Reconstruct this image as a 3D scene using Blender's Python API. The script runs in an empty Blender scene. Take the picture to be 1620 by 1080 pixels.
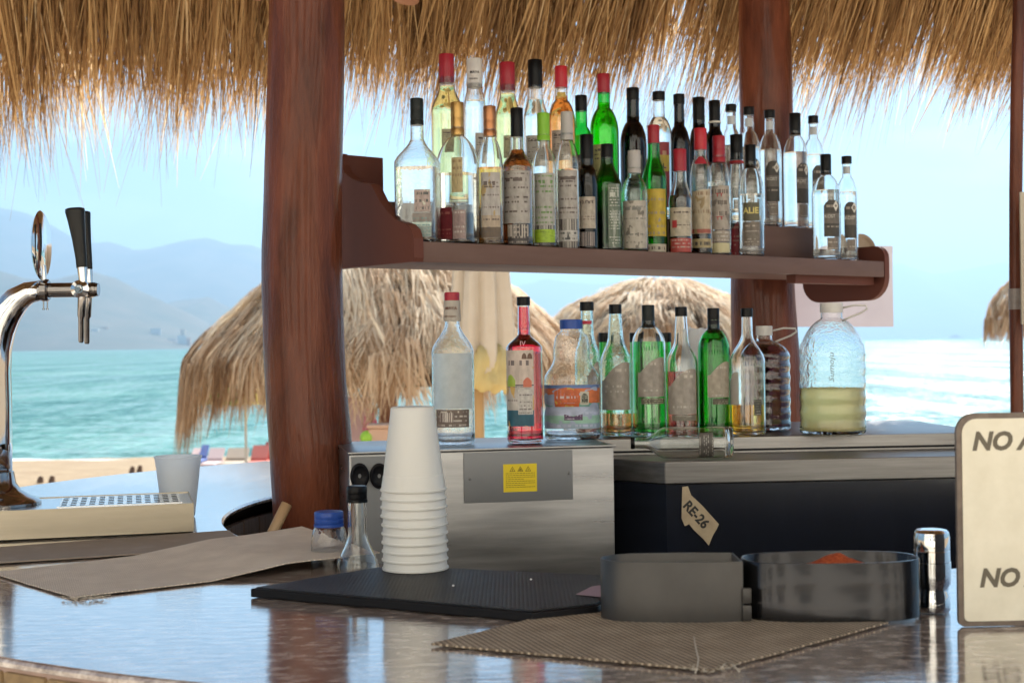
import bpy, bmesh, math, random
import numpy as np
from mathutils import Vector, Matrix, noise
random.seed(7); RNG = np.random.default_rng(7)
S = bpy.context.scene; COL = S.collection
R = math.radians

# ------------------------------------------------------------------ camera
F = 2250.0; CAMZ = 1.385; ROLL = 0.0130; PITCH = 0.0016
cF = Vector((0, math.cos(PITCH), math.sin(PITCH)))
r0 = Vector((1, 0, 0)); u0 = r0.cross(cF)
cR = (r0*math.cos(ROLL) - u0*math.sin(ROLL)).normalized()
cU = (u0*math.cos(ROLL) + r0*math.sin(ROLL)).normalized()
CAM = Vector((0, 0, CAMZ))
cd = bpy.data.cameras.new('camera'); cam = bpy.data.objects.new('camera', cd); COL.objects.link(cam)
cd.sensor_width = 36; cd.lens = 50; cd.clip_start = 0.05; cd.clip_end = 90000
cd.dof.use_dof = True; cd.dof.focus_distance = 2.5; cd.dof.aperture_fstop = 9.0
m4 = Matrix(((cR.x, cU.x, -cF.x, 0), (cR.y, cU.y, -cF.y, 0), (cR.z, cU.z, -cF.z, CAMZ), (0, 0, 0, 1)))
cam.matrix_world = m4
S.camera = cam

# ------------------------------------------------------------------ light
SUN_EL, SUN_AZ = R(43), R(22)          # azimuth measured from +Y towards +X
w = bpy.data.worlds.new('World'); S.world = w; w.use_nodes = True
nt = w.node_tree; nt.nodes.clear()
sky = nt.nodes.new('ShaderNodeTexSky'); sky.sky_type = 'NISHITA'; sky.sun_disc = False
sky.sun_elevation = SUN_EL; sky.sun_rotation = SUN_AZ
sky.altitude = 0; sky.air_density = 1.0; sky.dust_density = 0.3; sky.ozone_density = 1.5
bg = nt.nodes.new('ShaderNodeBackground'); bg.inputs['Strength'].default_value = 0.05
out = nt.nodes.new('ShaderNodeOutputWorld')
tnt = nt.nodes.new('ShaderNodeMix'); tnt.data_type = 'RGBA'; tnt.blend_type = 'MULTIPLY'; tnt.inputs[0].default_value = 1.0; tnt.inputs[7].default_value = (0.80, 0.90, 0.92, 1)
# thin fair-weather cloud low over the bay
tcw = nt.nodes.new('ShaderNodeTexCoord'); mpw = nt.nodes.new('ShaderNodeMapping'); mpw.inputs['Scale'].default_value = (1, 1, 3.2); nt.links.new(tcw.outputs['Generated'], mpw.inputs[0])
cln = nt.nodes.new('ShaderNodeTexNoise'); cln.inputs['Scale'].default_value = 5.5; cln.inputs['Detail'].default_value = 7; cln.inputs['Roughness'].default_value = 0.55; nt.links.new(mpw.outputs[0], cln.inputs[0])
clr = nt.nodes.new('ShaderNodeMapRange'); clr.inputs[1].default_value = 0.52; clr.inputs[2].default_value = 0.78; clr.inputs[4].default_value = 0.45; nt.links.new(cln.outputs[0], clr.inputs[0])
clm = nt.nodes.new('ShaderNodeMix'); clm.data_type = 'RGBA'; clm.inputs[7].default_value = (17, 18, 18.5, 1); nt.links.new(clr.outputs[0], clm.inputs[0]); nt.links.new(sky.outputs[0], clm.inputs[6])
nt.links.new(clm.outputs[2], tnt.inputs[6]); nt.links.new(tnt.outputs[2], bg.inputs[0]); nt.links.new(bg.outputs[0], out.inputs[0])
sl = bpy.data.lights.new('sun', 'SUN'); sl.energy = 5.0; sl.angle = R(0.53); sl.color = (1, 0.95, 0.88)
sun = bpy.data.objects.new('sun', sl); COL.objects.link(sun)
sd = Vector((math.sin(SUN_AZ)*math.cos(SUN_EL), math.cos(SUN_AZ)*math.cos(SUN_EL), math.sin(SUN_EL)))
sun.rotation_euler = sd.to_track_quat('Z', 'Y').to_euler()
S.view_settings.view_transform = 'Standard'; S.view_settings.look = 'None'
S.view_settings.gamma = 1; S.view_settings.exposure = 1.5
S.render.engine = 'CYCLES'
cy = S.cycles
cy.use_denoising = True; cy.denoiser = 'OPENIMAGEDENOISE'
cy.max_bounces = 28; cy.transmission_bounces = 26; cy.diffuse_bounces = 4; cy.glossy_bounces = 6
cy.transparent_max_bounces = 24; cy.volume_bounces = 0; cy.caustics_reflective = False; cy.caustics_refractive = True
cy.sample_clamp_indirect = 3.0; cy.use_adaptive_sampling = True; cy.adaptive_threshold = 0.015

# ------------------------------------------------------------------ pixel to place
def ray(px, py):
    return (cF + cR*((px-810)/F) - cU*((py-540)/F))
def at(px, py, Y):
    d = ray(px, py); return CAM + d*(Y/d.y)
def onz(px, py, z):
    d = ray(px, py); return CAM + d*((z-CAMZ)/d.z)
def proj(p):
    v = Vector(p)-CAM; k = v.dot(cF)
    return 810+F*v.dot(cR)/k, 540-F*v.dot(cU)/k
def zat(px, py, Y):
    return at(px, py, Y).z

# ------------------------------------------------------------------ materials
MATS = {}
def lin(c):
    return (c[0], c[1], c[2], 1.0)
def mat(name, col, rough=0.5, metal=0.0, trans=0.0, ior=1.45, noise_s=0, noise_a=0.0, col2=None, stretch=(1, 1, 1), bump=0.0, bump_s=None, coat=0.0, spec=None, translucent=0.0, rough_a=0.0):
    if name in MATS: return MATS[name]
    m = bpy.data.materials.new(name); m.use_nodes = True; MATS[name] = m
    nt = m.node_tree; b = nt.nodes['Principled BSDF']
    b.inputs['Base Color'].default_value = lin(col); b.inputs['Roughness'].default_value = rough
    b.inputs['Metallic'].default_value = metal; b.inputs['Transmission Weight'].default_value = trans
    b.inputs['IOR'].default_value = ior; b.inputs['Coat Weight'].default_value = coat
    if coat: b.inputs['Coat Roughness'].default_value = 0.06
    if spec is not None: b.inputs['Specular IOR Level'].default_value = spec
    if noise_s:
        tc = nt.nodes.new('ShaderNodeTexCoord'); mp = nt.nodes.new('ShaderNodeMapping')
        mp.inputs['Scale'].default_value = stretch
        nt.links.new(tc.outputs['Object'], mp.inputs[0])
        n = nt.nodes.new('ShaderNodeTexNoise'); n.inputs['Scale'].default_value = noise_s
        n.inputs['Detail'].default_value = 6; n.inputs['Roughness'].default_value = 0.62
        nt.links.new(mp.outputs[0], n.inputs[0])
        rp = nt.nodes.new('ShaderNodeValToRGB'); rp.color_ramp.elements[0].position = 0.32; rp.color_ramp.elements[1].position = 0.68
        c2 = col2 or tuple(x*(1-noise_a) for x in col)
        rp.color_ramp.elements[0].color = lin(c2); rp.color_ramp.elements[1].color = lin(col)
        nt.links.new(n.outputs[0], rp.inputs[0]); nt.links.new(rp.outputs[0], b.inputs['Base Color'])
        if rough_a:
            mr = nt.nodes.new('ShaderNodeMapRange'); mr.inputs[3].default_value = rough-rough_a; mr.inputs[4].default_value = rough+rough_a
            nt.links.new(n.outputs[0], mr.inputs[0]); nt.links.new(mr.outputs[0], b.inputs['Roughness'])
        if bump:
            n2 = nt.nodes.new('ShaderNodeTexNoise'); n2.inputs['Scale'].default_value = bump_s or noise_s*2; n2.inputs['Detail'].default_value = 5
            nt.links.new(mp.outputs[0], n2.inputs[0])
            bp = nt.nodes.new('ShaderNodeBump'); bp.inputs['Strength'].default_value = 1; bp.inputs['Distance'].default_value = bump
            nt.links.new(n2.outputs[0], bp.inputs['Height']); nt.links.new(bp.outputs[0], b.inputs['Normal'])
    if translucent:
        tr = nt.nodes.new('ShaderNodeBsdfTranslucent'); mx = nt.nodes.new('ShaderNodeMixShader'); mx.inputs[0].default_value = translucent
        src = b.inputs['Base Color'].links[0].from_socket if b.inputs['Base Color'].links else None
        if src: nt.links.new(src, tr.inputs[0])
        else: tr.inputs[0].default_value = lin(col)
        o = nt.nodes['Material Output']
        nt.links.new(b.outputs[0], mx.inputs[1]); nt.links.new(tr.outputs[0], mx.inputs[2]); nt.links.new(mx.outputs[0], o.inputs[0])
    return m

def glass(name, col, rough=0.0, ior=1.5, bump=0.0, bump_s=60):
    if name in MATS: return MATS[name]
    m = mat(name, col, rough, trans=1.0, ior=ior)
    if bump:
        nt = m.node_tree; b = nt.nodes['Principled BSDF']
        tc = nt.nodes.new('ShaderNodeTexCoord'); n = nt.nodes.new('ShaderNodeTexNoise'); n.inputs['Scale'].default_value = bump_s
        n.inputs['Detail'].default_value = 2
        nt.links.new(tc.outputs['Object'], n.inputs[0]); bp = nt.nodes.new('ShaderNodeBump'); bp.inputs['Distance'].default_value = bump
        bp.inputs['Strength'].default_value = 1
        nt.links.new(n.outputs[0], bp.inputs['Height']); nt.links.new(bp.outputs[0], b.inputs['Normal'])
    return m

def tint_mat(name, cols, rough=0.8, translucent=0.3, noise_s=8):
    """fibres: colour per blade from the face attribute 'tint'"""
    m = bpy.data.materials.new(name); m.use_nodes = True; MATS[name] = m
    nt = m.node_tree; b = nt.nodes['Principled BSDF']; b.inputs['Roughness'].default_value = rough
    b.inputs['Specular IOR Level'].default_value = 0.25
    a = nt.nodes.new('ShaderNodeAttribute'); a.attribute_name = 'tint'
    rp = nt.nodes.new('ShaderNodeValToRGB'); e = rp.color_ramp.elements
    e[0].position = 0; e[0].color = lin(cols[0]); e[1].position = 1; e[1].color = lin(cols[-1])
    for i, c in enumerate(cols[1:-1]):
        k = e.new((i+1)/(len(cols)-1)); k.color = lin(c)
    nt.links.new(a.outputs['Fac'], rp.inputs[0]); nt.links.new(rp.outputs[0], b.inputs['Base Color'])
    tr = nt.nodes.new('ShaderNodeBsdfTranslucent'); mx = nt.nodes.new('ShaderNodeMixShader'); mx.inputs[0].default_value = translucent
    nt.links.new(rp.outputs[0], tr.inputs[0])
    nt.links.new(b.outputs[0], mx.inputs[1]); nt.links.new(tr.outputs[0], mx.inputs[2]); nt.links.new(mx.outputs[0], nt.nodes['Material Output'].inputs[0])
    return m

_ln = [0]
def label_mat(stops, ink=None, rows=12, amount=0.5, blot=None, blot_a=0.62, rough=0.5, u0=0.08, u1=0.92, v0=0.04, v1=0.96, bars=None):
    """flat print: constant bands over v, rows of small type, optional blot of colour, optional barcode band (v0, v1)"""
    _ln[0] += 1; name = 'label_print_%d' % _ln[0]
    m = bpy.data.materials.new(name); m.use_nodes = True
    nt = m.node_tree; N = nt.nodes.new; L = nt.links.new
    b = nt.nodes['Principled BSDF']; b.inputs['Roughness'].default_value = rough
    uv = N('ShaderNodeUVMap'); sp = N('ShaderNodeSeparateXYZ'); L(uv.outputs[0], sp.inputs[0])
    u, v = sp.outputs[0], sp.outputs[1]
    rp = N('ShaderNodeValToRGB'); rp.color_ramp.interpolation = 'CONSTANT'; e = rp.color_ramp.elements
    e[0].position = 0; e[0].color = lin(stops[0][1])
    if len(stops) > 1:
        e[1].position = stops[1][0]; e[1].color = lin(stops[1][1])
        for q in stops[2:]:
            k = e.new(q[0]); k.color = lin(q[1])
    else: e.remove(e[1])
    L(v, rp.inputs[0]); cur = rp.outputs[0]
    def M(op, a, c=None, d=None):
        n = N('ShaderNodeMath'); n.operation = op
        for i, x in enumerate((a, c, d)):
            if x is None: continue
            if isinstance(x, (int, float)): n.inputs[i].default_value = x
            else: L(x, n.inputs[i])
        return n.outputs[0]
    def inr(x, a, c): return M('MULTIPLY', M('GREATER_THAN', x, a), M('LESS_THAN', x, c))
    def mixc(fac, a, col):
        n = N('ShaderNodeMix'); n.data_type = 'RGBA'; L(fac, n.inputs[0]); L(a, n.inputs[6])
        n.inputs[7].default_value = lin(col); return n.outputs[2]
    if blot:
        n = N('ShaderNodeTexNoise'); n.inputs['Scale'].default_value = 3.2; n.inputs['Detail'].default_value = 3
        mp = N('ShaderNodeMapping'); mp.inputs['Location'].default_value = (_ln[0]*3.7, _ln[0]*1.3, 0); L(uv.outputs[0], mp.inputs[0]); L(mp.outputs[0], n.inputs[0])
        cur = mixc(M('GREATER_THAN', n.outputs[0], blot_a), cur, blot)
    if ink:
        fl = M('FLOOR', M('MULTIPLY', v, rows)); fr = M('FRACT', M('MULTIPLY', v, rows))
        cb = N('ShaderNodeCombineXYZ'); L(M('MULTIPLY', u, 16.0), cb.inputs[0]); L(M('MULTIPLY', fl, 5.3), cb.inputs[1]); cb.inputs[2].default_value = _ln[0]*2.1
        n = N('ShaderNodeTexNoise'); n.inputs['Scale'].default_value = 1.0; n.inputs['Detail'].default_value = 2; L(cb.outputs[0], n.inputs[0])
        cb2 = N('ShaderNodeCombineXYZ'); L(M('MULTIPLY', fl, 3.1), cb2.inputs[0]); cb2.inputs[1].default_value = _ln[0]
        n2 = N('ShaderNodeTexWhiteNoise'); L(cb2.outputs[0], n2.inputs[0])
        f = M('MULTIPLY', inr(fr, 0.28, 0.66), M('GREATER_THAN', n.outputs[0], 0.5))
        f = M('MULTIPLY', f, M('LESS_THAN', n2.outputs[0], amount))
        f = M('MULTIPLY', f, M('MULTIPLY', inr(u, u0, u1), inr(v, v0, v1)))
        cur = mixc(f, cur, ink)
        # a title line in larger type near the top and a faint uneven ageing of the paper
        cb3 = N('ShaderNodeCombineXYZ'); L(M('MULTIPLY', u, 7.0), cb3.inputs[0]); cb3.inputs[1].default_value = _ln[0]*4.7
        n3 = N('ShaderNodeTexNoise'); n3.inputs['Scale'].default_value = 1.0; n3.inputs['Detail'].default_value = 1; L(cb3.outputs[0], n3.inputs[0])
        if rows >= 8: cur = mixc(M('MULTIPLY', M('MULTIPLY', inr(v, .80, .865), inr(u, .14, .86)), M('GREATER_THAN', n3.outputs[0], 0.46)), cur, ink)
        n4 = N('ShaderNodeTexNoise'); n4.inputs['Scale'].default_value = 5; n4.inputs['Detail'].default_value = 4; L(uv.outputs[0], n4.inputs[0])
        ag = N('ShaderNodeMapRange'); ag.inputs[1].default_value = .35; ag.inputs[2].default_value = .7; ag.inputs[3].default_value = .72; ag.inputs[4].default_value = 1.08; L(n4.outputs[0], ag.inputs[0])
        mxx = N('ShaderNodeMix'); mxx.data_type = 'RGBA'; mxx.blend_type = 'MULTIPLY'; mxx.inputs[0].default_value = 1; L(cur, mxx.inputs[6]); L(ag.outputs[0], mxx.inputs[7]); cur = mxx.outputs[2]
    if bars:
        n = N('ShaderNodeTexWhiteNoise'); n.noise_dimensions = '1D'; L(M('FLOOR', M('MULTIPLY', u, 46)), n.inputs['W'])
        f = M('MULTIPLY', M('GREATER_THAN', n.outputs[0], 0.5), inr(v, bars[0], bars[1]))
        if len(bars) > 3: f = M('MULTIPLY', f, inr(u, bars[3], bars[4]))
        cur = mixc(f, cur, bars[2])
    L(cur, b.inputs['Base Color'])
    return m

# ------------------------------------------------------------------ mesh helpers
class MB:
    def __init__(s): s.v = []; s.f = []; s.uv = None; s.flat = set()
    def add(s, vs, fs):
        o = len(s.v); s.v += [tuple(v) for v in vs]; s.f += [tuple(i+o for i in f) for f in fs]; return o
    def box(s, x0, x1, y0, y1, z0, z1, bev=0):
        if bev:
            c = bev; bm = bmesh.new(); bmesh.ops.create_cube(bm, size=1)
            for v in bm.verts: v.co = Vector(((x0+x1)/2+v.co.x*(x1-x0), (y0+y1)/2+v.co.y*(y1-y0), (z0+z1)/2+v.co.z*(z1-z0)))
            bmesh.ops.bevel(bm, geom=list(bm.edges), offset=c, segments=2, affect='EDGES', profile=0.6)
            bm.verts.index_update(); s.add([v.co[:] for v in bm.verts], [[v.index for v in f.verts] for f in bm.faces]); bm.free(); return s
        s.add([(x0,y0,z0),(x1,y0,z0),(x1,y1,z0),(x0,y1,z0),(x0,y0,z1),(x1,y0,z1),(x1,y1,z1),(x0,y1,z1)],
              [(0,3,2,1),(4,5,6,7),(0,1,5,4),(1,2,6,5),(2,3,7,6),(3,0,4,7)]); return s
    def lathe(s, prof, n=32, close_b=True, close_t=True, c=(0,0,0), sup=None):
        """prof: (z, r) ; sup(r, z)->superellipse exponent"""
        vs = []
        for z, r in prof:
            e = sup(z) if sup else 2
            for i in range(n):
                a = 2*math.pi*i/n; ca, sa = math.cos(a), math.sin(a)
                k = r if e == 2 else r/((abs(ca)**e+abs(sa)**e)**(1/e))
                vs.append((c[0]+k*ca, c[1]+k*sa, c[2]+z))
        fs = []
        for j in range(len(prof)-1):
            for i in range(n):
                a = j*n+i; b = j*n+(i+1) % n; fs.append((a, b, b+n, a+n))
        o = s.add(vs, fs)
        if close_b: s.f.append(tuple(o+i for i in reversed(range(n))))
        if close_t: s.f.append(tuple(o+(len(prof)-1)*n+i for i in range(n)))
        return s
    def tube(s, pts, rad, n=12, caps=True):
        pts = [Vector(p) for p in pts]; rad = rad if hasattr(rad, '__len__') else [rad]*len(pts)
        up = Vector((0, 0, 1)); vs = []; prev = None
        for i, p in enumerate(pts):
            t = (pts[min(i+1, len(pts)-1)]-pts[max(i-1, 0)]).normalized()
            if prev is None:
                a = t.cross(up) if abs(t.dot(up)) < 0.95 else t.cross(Vector((0, 1, 0)))
            else: a = prev - t*prev.dot(t)
            a.normalize(); prev = a; b = t.cross(a)
            for k in range(n):
                q = 2*math.pi*k/n; vs.append(p+(a*math.cos(q)+b*math.sin(q))*rad[i])
        fs = [(j*n+i, j*n+(i+1) % n, (j+1)*n+(i+1) % n, (j+1)*n+i) for j in range(len(pts)-1) for i in range(n)]
        o = s.add(vs, fs)
        if caps:
            s.f.append(tuple(o+i for i in reversed(range(n)))); s.f.append(tuple(o+(len(pts)-1)*n+i for i in range(n)))
        return s
    def prism(s, poly, d):
        """poly: list of 3D points (planar), extruded by vector d"""
        n = len(poly); d = Vector(d)
        o = s.add([Vector(p) for p in poly]+[Vector(p)+d for p in poly], [(i, (i+1) % n, n+(i+1) % n, n+i) for i in range(n)])
        s.f.append(tuple(o+i for i in reversed(range(n)))); s.f.append(tuple(o+n+i for i in range(n))); return s
    def grid(s, P):
        """P[j][i] points"""
        h, wd = len(P), len(P[0])
        s.add([p for r in P for p in r], [(j*wd+i, j*wd+i+1, (j+1)*wd+i+1, (j+1)*wd+i) for j in range(h-1) for i in range(wd-1)]); return s
    def build(s, name, m, parent=None, smooth=True, angle=35, fix=True, loc=None):
        me = bpy.data.meshes.new(name); me.from_pydata(s.v, [], s.f)
        if fix:
            bm = bmesh.new(); bm.from_mesh(me); bmesh.ops.recalc_face_normals(bm, faces=bm.faces); bm.to_mesh(me); bm.free()
        if smooth:
            me.polygons.foreach_set('use_smooth', [True]*len(me.polygons))
            if angle < 180: me.set_sharp_from_angle(angle=R(angle))
        me.materials.append(m); me.update()
        o = bpy.data.objects.new(name, me); COL.objects.link(o)
        if parent: o.parent = parent
        if loc is not None: o.location = loc
        return o

def tag(o, label=None, cat=None, group=None, kind=None):
    if label: o['label'] = label
    if cat: o['category'] = cat
    if group: o['group'] = group
    if kind: o['kind'] = kind
    return o
def thing(name, label, cat, loc=(0,0,0), rz=0, group=None):
    o = bpy.data.objects.new(name, None); COL.objects.link(o); o.location = loc; o.rotation_euler = (0, 0, rz)
    o.empty_display_size = 0.05
    return tag(o, label, cat, group)
def copy_tree(o, parent=None):
    c = o.copy(); COL.objects.link(c)
    if parent: c.parent = parent
    for ch in list(o.children): copy_tree(ch, c)
    return c
def uvset(o, uvs):
    me = o.data; l = me.uv_layers.new(name='UVMap')
    for p in me.polygons:
        for li in p.loop_indices: l.data[li].uv = uvs[me.loops[li].vertex_index]

def text_mesh(body, size, m, parent, fn, name='lettering', bold=0.0, shear=0.0, align='LEFT', res=3, xs=1.0):
    """lettering as flat raised shapes; fn maps (x, y) of the text plane to 3D"""
    cu = bpy.data.curves.new(name, 'FONT'); cu.body = body; cu.size = size; cu.offset = bold*size; cu.shear = shear
    cu.align_x = align; cu.resolution_u = res
    t = bpy.data.objects.new(name, cu); COL.objects.link(t)
    dg = bpy.context.evaluated_depsgraph_get(); me = bpy.data.meshes.new_from_object(t.evaluated_get(dg))
    bpy.data.objects.remove(t)
    for v in me.vertices: v.co = fn(v.co.x*xs, v.co.y)
    me.materials.clear(); me.materials.append(m)
    o = bpy.data.objects.new(name, me); COL.objects.link(o)
    if parent: o.parent = parent
    return o

def ribbons(name, P, W, side, tint, m, parent=None):
    """P (N,k,3) paths, W (N,k) half widths, side (N,3)"""
    N, k, _ = P.shape
    V = np.empty((N, k, 2, 3), dtype=np.float32)
    V[:, :, 0] = P - side[:, None]*W[..., None]; V[:, :, 1] = P + side[:, None]*W[..., None]
    base = (np.arange(N)*k*2)[:, None]; j = np.arange(k-1)[None]*2
    q = np.stack([base+j, base+j+1, base+j+3, base+j+2], -1).reshape(-1, 4)
    me = bpy.data.meshes.new(name); me.vertices.add(N*k*2); me.vertices.foreach_set('co', V.reshape(-1))
    me.loops.add(q.size); me.loops.foreach_set('vertex_index', q.reshape(-1).astype(np.int32))
    me.polygons.add(len(q)); me.polygons.foreach_set('loop_start', np.arange(0, q.size, 4, dtype=np.int32))
    a = me.attributes.new('tint', 'FLOAT', 'FACE'); a.data.foreach_set('value', np.repeat(tint, k-1).astype(np.float32))
    me.materials.append(m); me.update(calc_edges=True); me.validate()
    o = bpy.data.objects.new(name, me); COL.objects.link(o)
    if parent: o.parent = parent
    return o

def xform(p, o, ang):   # rotate xy by ang and shift
    c, s_ = math.cos(ang), math.sin(ang)
    return Vector((o[0]+p[0]*c-p[1]*s_, o[1]+p[0]*s_+p[1]*c, o[2]+p[2]))

# ================================================================== SETTING
def weave_mat(name, c1, c2, sx, sy, rot, bump=0.0006, rough=0.75, mottle=0.35):
    m = bpy.data.materials.new(name); m.use_nodes = True; nt = m.node_tree; N = nt.nodes.new; L = nt.links.new
    b = nt.nodes['Principled BSDF']; b.inputs['Roughness'].default_value = rough
    tc = N('ShaderNodeTexCoord'); mp = N('ShaderNodeMapping'); mp.inputs['Rotation'].default_value = (0, 0, rot); L(tc.outputs['Object'], mp.inputs[0])
    outs = []
    for d, s_ in (('X', sx), ('Y', sy)):
        wv = N('ShaderNodeTexWave'); wv.bands_direction = d; wv.inputs['Scale'].default_value = s_; wv.inputs['Distortion'].default_value = 0.6
        wv.inputs['Detail'].default_value = 1.5; wv.inputs['Detail Scale'].default_value = 0.5; L(mp.outputs[0], wv.inputs[0]); outs.append(wv.outputs['Fac'])
    mu = N('ShaderNodeMath'); mu.operation = 'MULTIPLY'; L(outs[0], mu.inputs[0]); L(outs[1], mu.inputs[1])
    ns = N('ShaderNodeTexNoise'); ns.inputs['Scale'].default_value = 22; ns.inputs['Detail'].default_value = 6; L(tc.outputs['Object'], ns.inputs[0])
    ad = N('ShaderNodeMath'); ad.operation = 'MULTIPLY_ADD'; L(ns.outputs[0], ad.inputs[0]); ad.inputs[1].default_value = mottle*2; 
    sb = N('ShaderNodeMath'); sb.operation = 'SUBTRACT'; L(mu.outputs[0], sb.inputs[0]); sb.inputs[1].default_value = mottle; L(sb.outputs[0], ad.inputs[2])
    rp = N('ShaderNodeValToRGB'); rp.color_ramp.elements[0].color = lin(c2); rp.color_ramp.elements[1].color = lin(c1)
    rp.color_ramp.elements[1].position = 0.8; L(ad.outputs[0], rp.inputs[0]); L(rp.outputs[0], b.inputs['Base Color'])
    bp = N('ShaderNodeBump'); bp.inputs['Distance'].default_value = bump; L(mu.outputs[0], bp.inputs['Height']); L(bp.outputs[0], b.inputs['Normal'])
    return m

# ground sheet: beach that slopes under the sea
def nz(x, y, z=0): return noise.noise(Vector((x, y, z)))
def axis(lo, hi, fine_lo, fine_hi, step, far):
    a = [fine_lo + i*step for i in range(int((fine_hi-fine_lo)/step)+1)]
    return sorted([lo] + [fine_lo-f for f in far if fine_lo-f > lo] + a + [fine_hi+f for f in far if fine_hi+f < hi] + [hi])
xs = axis(-30000, 30000, -60, 60, 1.5, [20, 80, 300, 1500, 8000]); ys = axis(-3000, 31000, -30, 75, 1.2, [15, 60, 250, 1500, 8000])
def gz(x, y):
    if y < 30: z = -1.5
    elif y < 44: z = -1.5-0.45*((y-30)/14)**1.3
    else: z = -1.95-min(4, (y-44)*0.12)
    if abs(x) < 90 and 6 < y < 45: z += 0.05*nz(x*0.35, y*0.35)+0.03*nz(x*1.1, y*1.1)
    return z
sand = mat('sand', (0.34, 0.255, 0.155), 0.95, noise_s=1.4, col2=(0.25, 0.175, 0.10), bump=0.05, bump_s=5)
g = MB(); g.grid([[(x, y, gz(x, y)) for x in xs] for y in ys]); tag(g.build('sand_beach', sand, angle=180), kind='structure')

def sea_mat():
    m = bpy.data.materials.new('sea_water'); m.use_nodes = True; nt = m.node_tree; N = nt.nodes.new; L = nt.links.new
    b = nt.nodes['Principled BSDF']; b.inputs['Roughness'].default_value = 0.07; b.inputs['IOR'].default_value = 1.33
    tc = N('ShaderNodeTexCoord')
    h = None
    for sc, st, amp in ((0.09, (1, 2.2, 1), 2.0), (0.45, (0.7, 1.6, 1), 0.75), (2.2, (0.7, 1.3, 1), 0.13)):
        mp = N('ShaderNodeMapping'); mp.inputs['Scale'].default_value = st; mp.inputs['Rotation'].default_value = (0, 0, 0.15); L(tc.outputs['Object'], mp.inputs[0])
        n = N('ShaderNodeTexNoise'); n.inputs['Scale'].default_value = sc; n.inputs['Detail'].default_value = 4; n.inputs['Roughness'].default_value = 0.55; L(mp.outputs[0], n.inputs[0])
        k = N('ShaderNodeMath'); k.operation = 'MULTIPLY_ADD'; L(n.outputs[0], k.inputs[0]); k.inputs[1].default_value = amp
        if h: L(h, k.inputs[2])
        else: k.inputs[2].default_value = 0
        h = k.outputs[0]
    bp = N('ShaderNodeBump'); bp.inputs['Distance'].default_value = 1.0; bp.inputs['Strength'].default_value = 1; L(h, bp.inputs['Height']); L(bp.outputs[0], b.inputs['Normal'])
    mp = N('ShaderNodeMapping'); mp.inputs['Scale'].default_value = (0.25, 1, 1); L(tc.outputs['Object'], mp.inputs[0])
    n = N('ShaderNodeTexNoise'); n.inputs['Scale'].default_value = 0.035; n.inputs['Detail'].default_value = 5; L(mp.outputs[0], n.inputs[0])
    rp = N('ShaderNodeValToRGB'); e = rp.color_ramp.elements; e[0].position = 0.3; e[1].position = 0.72
    e[0].color = lin((0.09, 0.24, 0.235)); e[1].color = lin((0.155, 0.345, 0.31)); L(n.outputs[0], rp.inputs[0])
    acc = None; rgh = None
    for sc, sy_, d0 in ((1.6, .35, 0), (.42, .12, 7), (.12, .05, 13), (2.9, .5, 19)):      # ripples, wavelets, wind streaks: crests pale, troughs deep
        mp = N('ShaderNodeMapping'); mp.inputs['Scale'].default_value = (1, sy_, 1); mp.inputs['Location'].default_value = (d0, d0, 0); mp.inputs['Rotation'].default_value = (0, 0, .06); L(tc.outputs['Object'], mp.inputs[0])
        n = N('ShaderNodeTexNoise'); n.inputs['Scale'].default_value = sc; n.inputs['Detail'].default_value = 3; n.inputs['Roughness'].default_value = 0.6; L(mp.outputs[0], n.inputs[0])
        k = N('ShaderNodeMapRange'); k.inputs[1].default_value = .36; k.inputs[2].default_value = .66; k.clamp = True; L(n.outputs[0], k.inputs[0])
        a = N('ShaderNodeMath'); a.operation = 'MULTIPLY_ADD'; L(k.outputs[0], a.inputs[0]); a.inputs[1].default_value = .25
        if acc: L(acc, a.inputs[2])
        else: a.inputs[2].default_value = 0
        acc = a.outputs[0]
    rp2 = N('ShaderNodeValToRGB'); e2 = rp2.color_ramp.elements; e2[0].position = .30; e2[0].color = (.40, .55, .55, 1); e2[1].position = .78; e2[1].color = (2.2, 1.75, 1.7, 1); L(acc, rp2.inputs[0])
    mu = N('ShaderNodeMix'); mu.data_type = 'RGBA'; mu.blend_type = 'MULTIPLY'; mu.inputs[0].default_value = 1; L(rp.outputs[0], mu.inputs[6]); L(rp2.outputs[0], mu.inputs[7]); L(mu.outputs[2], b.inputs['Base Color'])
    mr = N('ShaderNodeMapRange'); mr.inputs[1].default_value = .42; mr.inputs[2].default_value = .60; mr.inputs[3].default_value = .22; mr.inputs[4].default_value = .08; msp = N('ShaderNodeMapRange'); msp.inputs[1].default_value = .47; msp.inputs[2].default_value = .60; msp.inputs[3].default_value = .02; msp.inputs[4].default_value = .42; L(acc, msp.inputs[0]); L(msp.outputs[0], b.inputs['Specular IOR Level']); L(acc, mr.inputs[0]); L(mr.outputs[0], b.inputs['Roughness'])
    return m
SEAZ = -1.9
sx = axis(-30000, 30000, -120, 120, 30, [100, 600, 3000]); sy = [40, 60, 90, 150, 300, 800, 2000, 6000, 15000, 30500]
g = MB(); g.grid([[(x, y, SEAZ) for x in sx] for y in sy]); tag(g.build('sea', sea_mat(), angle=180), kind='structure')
# line of foam where the sea meets the sand
fm = mat('sea_foam', (0.85, 0.87, 0.85), 0.7, noise_s=2, col2=(0.6, 0.7, 0.68))
g = MB(); rows = []
for k in range(241):
    x = -45+k*0.3; y0 = 41.6+1.0*nz(x*0.09, 3)+0.5*nz(x*0.5, 9); wd = max(0.05, 0.35+0.6*nz(x*0.3, 20)); rows.append(((x, y0, SEAZ+0.02), (x, y0+wd, SEAZ+0.035)))
g.grid([[r[0] for r in rows], [r[1] for r in rows]]); tag(g.build('shore_foam', fm), 'thin white line of foam where the sea washes the sand', 'foam', kind='stuff')

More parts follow.
